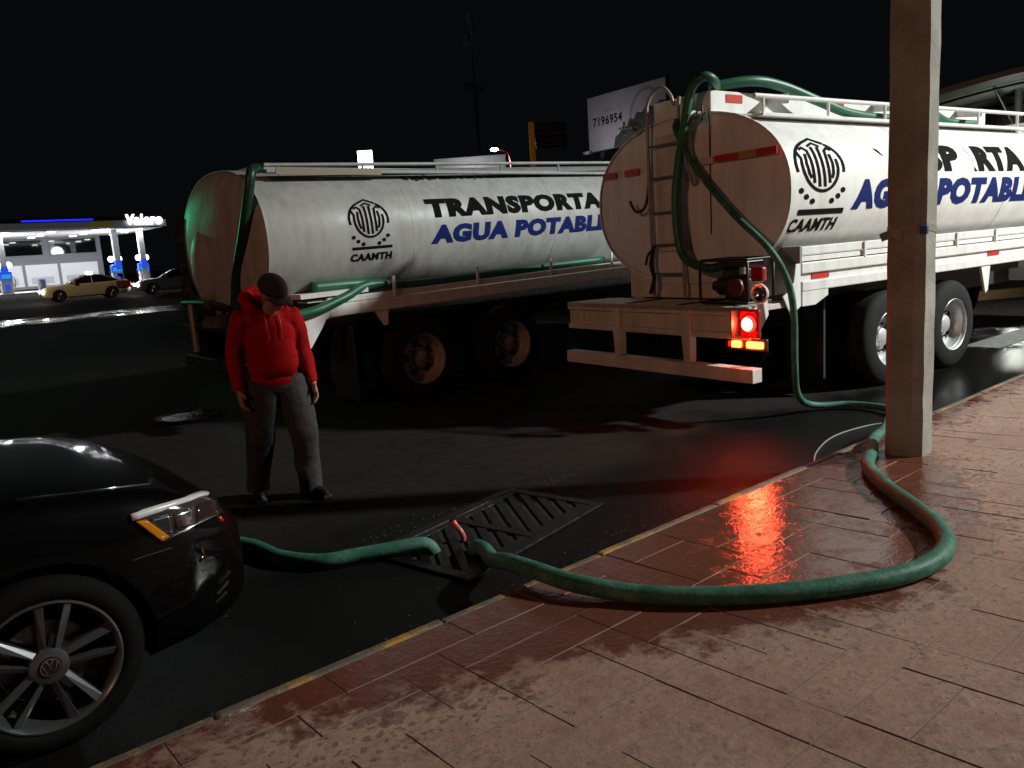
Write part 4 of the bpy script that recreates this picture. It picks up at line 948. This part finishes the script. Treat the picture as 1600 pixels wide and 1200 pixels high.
for s in (-1, 1):
    q = MB(); d = (TOE[s]-AN[s]); d.z = 0; d.normalize(); c = AN[s].copy(); c.z = 0; Ms = Mx(d, Vector((-d.y, d.x, 0)), (0, 0, 1))
    zq = .0 if s > 0 else .0
    q.ball(c+d*.06+Vector((0, 0, .045+zq)), .145, .05, .045, Ms); q.ball(c+Vector((0, 0, .07)), .06, .045, .06, Ms); q.box(-.09, .20, -.042, .042, .0, .03, Matrix.Translation(c) @ Ms)
    remesh(q, 'shoe', shm, man, .009, 3)
cp_ = MB(); cr = tilt.to_3x3()
rows = []
for i in range(9):
    th = PI/2*i/8; rows.append([HC+cr @ Vector((-.006+.112*math.cos(th)*math.cos(a), .092*math.cos(th)*math.sin(a), .028+.108*math.sin(th)**.9)) for a in np.linspace(0, 2*PI, 29)[:-1]])
capm = mat('dark_cap_fabric', (.022, .023, .024), .85, bump=.3, bs=80)
cap = MB().grid(rows, True).build('cap', capm, man, 180); cap.modifiers.new('s', 'SOLIDIFY').thickness = .006
rows = []
for i in range(6):
    t = i/5; rows.append([HC+cr @ Vector((.085+.098*t*math.cos(a*.55)-.06*abs(math.sin(a)), .086*math.sin(a)*(1-.10*t), .028-.018*t-.03*math.sin(a)**2)) for a in np.linspace(-1.45, 1.45, 15)])
br = MB().grid(rows).build('cap_brim', capm, man, 180); br.modifiers.new('s', 'SOLIDIFY').thickness = .005
MB().ball(HC+cr @ Vector((-.006, 0, .136)), .008, n=8, m=5).build('cap_button', capm, man, 180)

# ------------------------------------------------------------------ far side of the street: fuel station
lamp_w = mat('led_lamp', (.9, .9, .9), .4, emit=(1, .98, .95), es=30); white_far = mat('station_white', (.75, .76, .78), .5, var=.1)
navy = mat('fascia_navy', (.012, .016, .035), .35); blue_led = mat('blue_led_strip', (.02, .03, .5), .4, emit=(.012, .02, 1), es=1.6)
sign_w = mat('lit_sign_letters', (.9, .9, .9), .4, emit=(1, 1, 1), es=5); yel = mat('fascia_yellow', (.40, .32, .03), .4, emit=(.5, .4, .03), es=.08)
blue_p = mat('pump_blue_glow', (.02, .10, .55), .35, emit=(.03, .12, 1), es=.5); cyan_p = mat('pump_cyan', (.03, .35, .65), .35, emit=(.05, .5, 1), es=.5)  # emission puts a blue glow into pumps, bands and bin lids
SZ = .47
apron = MB().box(-8, 28, 78.5, 100, SZ-.3, SZ+.06).build('forecourt', mat('forecourt_concrete', (.34, .34, .33), .45, var=.2, vs=.8, rvar=.2), bevel=.03); tag(apron, kind='structure')
st = empty('fuel_station_canopy', (10, 80, SZ), 0, 'bright white fuel station canopy with navy fascia across the street', 'canopy')
MB().box(-15, 14.6, 0, 13.5, 5.2, 5.3).build('ceiling', white_far, st)
MB().box(-15.2, 14.9, -.25, 13.7, 5.305, 5.9).build('fascia', mat('fascia_grey_glow', (.40, .40, .43), .4, emit=(.5, .5, .56), es=.05), st, bevel=.05)  # faint emission stands in for light spilling onto the fascia
MB().box(-15.15, 14.85, -.35, -.252, 5.9, 6.25).build('fascia_top', navy, st)
MB().box(3.0, 8.6, -.37, -.352, 5.98, 6.12).build('light_strip', blue_led, st)
MB().prism([(8.0, 5.4), (10.3, 5.45), (9.9, 5.88), (8.5, 5.85)], .05, Mx((1, 0, 0), (0, 0, 1), (0, -1, 0), (0, -.26, 0))).build('yellow_swoosh', yel, st)
V, F = text2d('Valero', .05, .1)
sg = MB().add([(11.3+3.2*x, -.45, 5.45+.95*y) for x, y in V], F).build('lettering', sign_w, st)
for x in (-11, 1.6, 10.9, 13.2):
    MB().box(x-.25, x+.25, 2.5, 3.0, .06, 5.2).build('column', white_far, st)
for x in (-11, 1.6, 10.9, 13.2): MB().box(x-.27, x+.27, 2.46, 3.04, 1.5, 2.4).build('added_glow_band', blue_p, st)  # glowing bands added to give the station more blue
for x in np.linspace(-13, 13, 8):
    for y in (2, 7, 11.5): MB().box(x-.25, x+.25, y-.25, y+.25, 5.14, 5.198).build('ceiling_lamp', lamp_w, st)
for x in (-8, 2, 11):
    ld = bpy.data.lights.new('soffit_fill_light', 'POINT'); ld.energy = 800; ld.color = (.96, .98, 1); ld.shadow_soft_size = .6  # added point light below the ceiling, brightens the soffit
    lo = bpy.data.objects.new('soffit_fill_light', ld); COL.objects.link(lo); lo.parent = st; lo.location = (x, 5, 4.1)
    ld = bpy.data.lights.new('ceiling_spot_light', 'SPOT'); ld.energy = 3600; ld.spot_size = math.radians(112); ld.spot_blend = .4; ld.color = (.94, .97, 1); ld.shadow_soft_size = .5
    lo = bpy.data.objects.new('ceiling_spot_light', ld); COL.objects.link(lo); lo.parent = st; lo.location = (x, 6, 5.05)
def dispenser(x, y, label):
    e = empty('fuel_dispenser', (x, y, SZ+.06), 0, label, 'fuel dispenser', 'fuel dispensers under the canopy')
    MB().box(-.45, .45, -.3, .3, 0, 1.15).build('cabinet', white_far, e, bevel=.04)
    MB().box(-.47, .47, -.32, .32, 1.15, 1.9).build('display_head', blue_p, e, bevel=.06)
    MB().box(-.36, .36, -.335, -.322, 1.3, 1.65).build('screen', cyan_p, e)
    MB().box(-.2, .2, -.32, -.302, .3, .8).build('front_panel', blue_p, e)
    for s in (-1, 1): MB().tube(spline([(s*.47, 0, 1.5), (s*.65, -.1, 1.2), (s*.6, -.1, .5), (s*.48, 0, .9)], 4), .03, 6).build('pump_hose', black_plastic, e)
    MB().cyl((0, 0, 1.9), (0, 0, 2.5), .06, n=8).ball((-.35, 0, 2.45), .28, .1, .28).ball((.35, 0, 2.45), .28, .1, .28).build('number_discs', sign_w, e, 60)
dispenser(.9, 83.2, 'blue and white fuel dispenser at the far left under the canopy'); dispenser(11.6, 82.6, 'blue and white fuel dispenser at the left canopy column')
dispenser(20.7, 82.8, 'blue and white fuel dispenser at the middle canopy column'); dispenser(23.2, 83.0, 'blue and white fuel dispenser under the white canopy sign')
def bin_(x, y, label, mt):
    e = empty('waste_bin', (x, y, SZ+.06), 0, label, 'bin', 'bins on the forecourt'); MB().cyl((0, 0, 0), (0, 0, .95), .32, .36, 14).build('drum', mt, e, 40); MB().cyl((0, 0, .95), (0, 0, 1.05), .37, .3, 14).build('lid', blue_p, e, 40)
bin_(14.0, 80.8, 'round grey bin with blue lid left on the forecourt', white_far); bin_(25.3, 81.5, 'round white bin with blue lid right of the pumps', white_far)
shop = empty('station_shop', (14, 97, SZ), 0, 'grey flat station shop with dark upper windows behind the pumps', 'building')
MB().box(-8, 9, 0, 6, 0, 5.6).build('wall', mat('shop_grey', (.30, .30, .32), .6), shop)
MB().box(-8.1, 9.1, -.12, 6, 5.6, 6.1).build('parapet', mat('shop_parapet', (.12, .12, .14), .6), shop)
for x0, x1 in ((-1.6, 3.4), (3.9, 8.6)):
    f_ = MB().box(x0, x1, -.06, .0, 3.5, 5.2).build('window', mat('shop_frame', (.25, .25, .27), .5), shop); MB().box(x0+.1, x1-.1, -.08, -.062, 3.6, 5.1).build('pane', glass_dark, f_)
    f_.parent = shop
for x0, x1 in ((-1, 1.2), (1.5, 4.5), (4.8, 8.4)):
    f_ = MB().box(x0, x1, -.06, 0, .4, 2.6).build('shop_window', mat('shop_interior', (.6, .6, .6), .5, emit=(.9, .92, 1), es=.35, var=0), shop)
    MB().box(x0+.4, x1-.5, -.08, -.062, .6, 1.3).build('shelf', white_far, f_)
# taxi and second car in front of the station
def far_car(x, y, rz, paint, label, lit):
    e = empty('passing_car', (x, y, gz(y)), rz, label, 'car'); build_car(e, paint, low=True)
    for s in (-1, 1): MB().ball((-.04, s*.66, .62), .09, .15, .10, n=10, m=6).build('headlight', lit, e, 60); MB().box(-4.74, -4.66, s*.62-.12, s*.62+.12, .72, .84).build('tail_light', MATS['red_lamp_lit'] if 'red_lamp_lit' in MATS else red_lit, e)
    return e
warm_lit = mat('headlight_lit', (.9, .8, .6), .3, emit=(1, .72, .40), es=70); cool_lit = mat('headlight_lit_white', (.9, .9, .9), .3, emit=(1, .9, .8), es=50)
tx = far_car(9.1, 53.4, math.radians(176), mat('taxi_cream', (.42, .34, .22), .35, coat=.5), 'cream taxi with lit headlamps driving past the fuel station', warm_lit)
MB().box(-2.8, -2.5, -.3, .3, 1.48, 1.62).build('roof_sign', sign_w, tx, bevel=.02)
MB().box(-4.70, -3.9, -.925, .925, .55, .95).build('tail_panel', mat('taxi_maroon', (.20, .03, .02), .4), tx, bevel=.04)
far_car(14.2, 53.0, math.radians(172), mat('grey_car_paint', (.06, .06, .065), .3, coat=.6), 'dark grey car following the cream taxi', cool_lit)

# ------------------------------------------------------------------ skyline things behind the tankers
def pole(b_, x, y, z0, z1, r, r2=None): b_.cyl((x, y, z0), (x, y, z1), r, r2 or r, 10)
e = empty('lit_sign', (31.9, 54.1, gz(54)), math.radians(-40), 'small glaring white sign above the left tanker', 'sign')
b = MB(); pole(b, 0, 0, 0, 7.4, .12); b.build('pole', darksteel, e)
MB().box(-.58, .58, -.14, .14, 7.4, 9.2).build('sign_box', darksteel, e, bevel=.03)
MB().box(-.55, .55, -.16, -.142, 7.45, 9.15).build('lit_face', mat('lit_sign_face', (.9, .9, .9), .4, emit=(1, 1, .98), es=6), e)
V, F = text2d('AAA', .03); MB().add([(-.45+.9*x, -.164, 7.7+.3*y) for x, y in V], F).build('lettering', mat('sign_grey', (.35, .35, .36), .5, emit=(.5, .5, .5), es=.5), e)
e = empty('flat_roofed_building', (44.2, 57.3, gz(57)), math.radians(-41), 'pale flat roofed block showing above the left tanker', 'building')
MB().box(-3.1, 3.1, 0, 9, 0, 9.1).build('wall', mat('block_pale', (.46, .48, .48), .7, var=.15, vs=1), e); MB().box(-3.15, 3.15, -.06, 9.05, 9.1, 9.3).build('parapet', MATS['block_pale'], e)
MB().box(-3.6, -3.1, .5, 9, 0, 8.0).build('side_wing', mat('block_brown', (.25, .19, .11), .8), e)
for x in (-2, 0, 2): f_ = MB().box(x-.5, x+.5, -.06, .0, 4, 5.6).build('window', darksteel, e); MB().box(x-.42, x+.42, -.075, -.062, 4.1, 5.5).build('pane', glass_dark, f_)
ld = bpy.data.lights.new('added_wall_light', 'SPOT'); ld.energy = 420; ld.spot_size = math.radians(130); ld.color = (.95, 1, 1); ld.shadow_soft_size = .2
MB().cyl((0, -.05, 6.2), (0, -2.4, 6.5), .04, n=8).box(-.25, .25, -2.7, -2.35, 6.4, 6.55).build('added_wall_lamp', darksteel, e)  # lamp and its spot are added to brighten the block's front
lo = bpy.data.objects.new('added_wall_light', ld); COL.objects.link(lo); lo.parent = e; lo.location = (0, -2.6, 6.7); lo.rotation_euler = Vector((0, 2.6, 2.2)).to_track_quat('-Z', 'Y').to_euler()
# lit street lamp with red pole
e = empty('street_lamp', (30.25, 35.45, gz(35)), 0, 'distant lit street lamp on a red pole above the left tanker', 'street lamp')
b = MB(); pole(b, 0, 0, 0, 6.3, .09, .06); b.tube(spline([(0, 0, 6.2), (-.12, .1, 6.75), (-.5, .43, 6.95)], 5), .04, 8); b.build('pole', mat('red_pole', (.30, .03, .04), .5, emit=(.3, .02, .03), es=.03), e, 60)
MB().ball((-.68, .58, 6.98), .24, .2, .09, n=12, m=7).build('lamp_head', mat('bright_lamp', (.9, .9, .9), .4, emit=(1, .98, .95), es=60), e, 60)
ld2 = bpy.data.lights.new('lamp_light', 'SPOT'); ld2.energy = 1800; ld2.spot_size = math.radians(150); ld2.color = (1, .97, .92); ld2.shadow_soft_size = .2
lo = bpy.data.objects.new('lamp_light', ld2); COL.objects.link(lo); lo.parent = e; lo.location = (-.68, .58, 6.8)
# orange gantry post with dark direction panels
e = empty('direction_sign', (27.75, 30.8, gz(30)), math.radians(-39), 'orange post carrying dark direction panels left of the billboard', 'sign')
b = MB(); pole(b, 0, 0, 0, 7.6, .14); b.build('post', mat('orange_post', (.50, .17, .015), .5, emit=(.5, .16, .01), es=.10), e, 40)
for z in (7.05, 6.5):
    pn = MB().box(.18, 1.75, -.05, .05, z, z+.48).build('sign_panel', mat('dark_green_panel', (.012, .02, .014), .4), e); 
    V, F = text2d('CENTRO' if z > 7 else 'SALIDA', .02); MB().add([(.3+1.2*x, -.056, z+.14+.2*y) for x, y in V], F).build('lettering', mat('dim_sign_letters', (.16, .16, .15), .5), pn)
MB().box(.18, 1.75, -.05, .05, 6.32, 6.44).build('sign_panel', mat('dim_red_panel', (.12, .015, .01), .4), e)
# billboard
A_, B_ = Vector((42.1, 40.75)), Vector((41.5, 33.3)); mid = (A_+B_)/2; dv = (B_-A_); bw = dv.length
e = empty('billboard', (mid.x, mid.y, gz(37)), math.atan2(dv.y, dv.x), 'dim grey billboard with a seven digit phone number', 'billboard')
MB().box(-bw/2, bw/2, 0, .25, 7.6, 11.3).build('board', darksteel, e)
bbm = mat('billboard_print', (.40, .38, .40), .6, var=.12, vs=1.2)
MB().box(-bw/2+.04, bw/2-.04, -.03, -.002, 7.64, 11.26).build('poster', bbm, e)
V, F = text2d('7196954', .03); MB().add([(-bw/2+.55+2.9*x, -.036, 9.25+.62*y) for x, y in V], F).build('lettering', black_ink, e)
V, F = text2d('VENTA', .02); MB().add([(-bw/2+1.6+.9*x, -.036, 10.05+.2*y) for x, y in V], F).build('lettering', mat('poster_grey', (.25, .24, .26), .6), e)
V, F = stroke(arc2(2.0, 9.2, 1.5, 1.7, 60, 200, 16), .22); MB().add([(x, -.036, z) for x, z in V], F).build('poster_arc', mat('poster_shade', (.24, .22, .27), .6), e)
sil = [(-1.2, 7.65), (-1.0, 8.3), (-.6, 8.5), (-.3, 8.9), (.1, 8.8), (.4, 9.3), (.8, 9.2), (1.1, 9.6), (1.6, 9.5), (2.0, 9.9), (2.6, 9.7), (3.2, 10.0), (3.69, 9.9), (3.69, 7.65)]
MB().prism(sil, .01, Mx((1, 0, 0), (0, 0, 1), (0, -1, 0), (0, -.034, 0))).build('poster_silhouette', mat('poster_dark', (.03, .028, .03), .6), e)
for x in (-2.5, 2.5): b = MB(); pole(b, x, .15, 0, 7.6, .2); b.build('post', darksteel, e)
MB().cyl((-1.5, -2.0, 7.3), (-1.5, .1, 7.5), .04, n=8).box(-1.8, -1.2, -2.3, -2.0, 7.2, 7.4).build('flood_lamp', darksteel, e)
ld = bpy.data.lights.new('flood_lamp_light', 'SPOT'); ld.energy = 150; ld.spot_size = math.radians(150); ld.color = (.95, .93, 1); ld.shadow_soft_size = .15
lo = bpy.data.objects.new('flood_lamp_light', ld); COL.objects.link(lo); lo.parent = e; lo.location = (-1.0, -3.0, 7.5); lo.rotation_euler = Vector((.6, 3.0, 2.0)).to_track_quat('-Z', 'Y').to_euler()
# tall unlit mast
e = empty('lattice_mast', (51.9, 65.7, gz(65)), .4, 'tall faint mast with unlit floodlights against the night sky', 'mast')
b = MB(); pole(b, 0, 0, 0, 24, .28, .12); b.build('shaft', mat('mast_grey', (.16, .16, .16), .6), e)
MB().bar((-1.3, 0, 17), (1.3, 0, 17.4), .12).build('cross_arm', MATS['mast_grey'], e)
for x in (-1.3, 1.0): MB().box(x-.3, x+.3, -.3, .2, 16.8, 17.3).build('floodlight', MATS['mast_grey'], e)
for x, z in ((.2, 23.2), (.25, 22), (-.9, 21)): MB().box(x-.25, x+.25, -.25, .25, z, z+.9).build('antenna_panel', MATS['mast_grey'], e)
# arched canopy roof at right
e = empty('arched_canopy', (36.5, 13.2, 0), math.radians(-62), 'pale arched metal canopy roof behind the right tanker', 'canopy')
cm = mat('canopy_sheet', (.36, .37, .33), .55, var=.25, vs=2)
def cz(u): return 7.25-.016*(u-5)**2
us = np.linspace(-9, 16, 40)
MB().grid([[(u, v, cz(u)+.035*(k % 2)) for k, v in enumerate(np.linspace(-1, 38, 160))] for u in us]).build('roof_sheet', cm, e, 30)
MB().grid([[(u, -1.02+dv_, cz(u)+dz) for dv_, dz in ((0, -.06), (-.05, -.06), (-.05, .16), (0.0, .16))] for u in us], True).build('roof_edge', mat('canopy_edge', (.5, .5, .47), .5), e, 60)
for v in (2, 6, 10, 15, 20, 26): MB().tube([(u, v, cz(u)-.12) for u in us], .06, 6).build('rib', darksteel, e, 60)
MB().grid([[(u, 12+.04*(k % 2), z) for k, u in enumerate(np.linspace(-9, 16, 90))] for z in (1.2, 3.5)]+[[(u, 12+.04*(k % 2), cz(u)-.05) for k, u in enumerate(np.linspace(-9, 16, 90))]]).build('back_wall', cm, e)
for u in (-8, 2, 12): MB().cyl((u, 5, 0), (u, 5, cz(u)), .16, n=10).build('column', steel, e, 40); MB().cyl((u, 5, 5.2), (u-1.5, 2, cz(u)), .06, n=8).build('strut', darksteel, e, 40)
ld = bpy.data.lights.new('added_canopy_light', 'POINT'); ld.energy = 130; ld.color = (.95, 1, .9); ld.shadow_soft_size = .2  # added light for the roof underside, without a lamp body
lo = bpy.data.objects.new('added_canopy_light', ld); COL.objects.link(lo); lo.parent = e; lo.location = (2, 3.5, 4.2)
# traffic signal beyond the left tanker, green lit
e = empty('traffic_signal', (2.4, 31, gz(31)), math.radians(4), 'traffic signal showing green beyond the left edge', 'traffic signal')
b = MB(); pole(b, 0, 0, 0, 5.2, .08); b.build('pole', darksteel, e, 40)
MB().box(-.2, .2, -.2, .2, 4.2, 5.35).build('signal_box', black_plastic, e, bevel=.03)
for k, (z, mt) in enumerate(((5.15, mat('dark_red_lens', (.08, .01, .01), .3)), (4.78, mat('dark_amber_lens', (.08, .04, .01), .3)), (4.41, mat('green_lit', (.1, .8, .4), .3, emit=(.02, 1, .45), es=120)))):
    MB().lathe([(.13, .0), (.11, .04), (0, .05)], Mx((1, 0, 0), (0, 0, 1), (0, -1, 0), (0, -.2, z)), 18).build('signal_lens', mt, e, 60)
ld = bpy.data.lights.new('signal_light', 'SPOT'); ld.energy = 620; ld.color = (.02, 1, .45); ld.spot_size = math.radians(16); ld.shadow_soft_size = .12
lo = bpy.data.objects.new('signal_light', ld); COL.objects.link(lo); lo.parent = e; lo.location = (0, -.35, 4.41); lo.rotation_euler = Vector((.95, -21.4, -2.2)).to_track_quat('-Z', 'Y').to_euler()
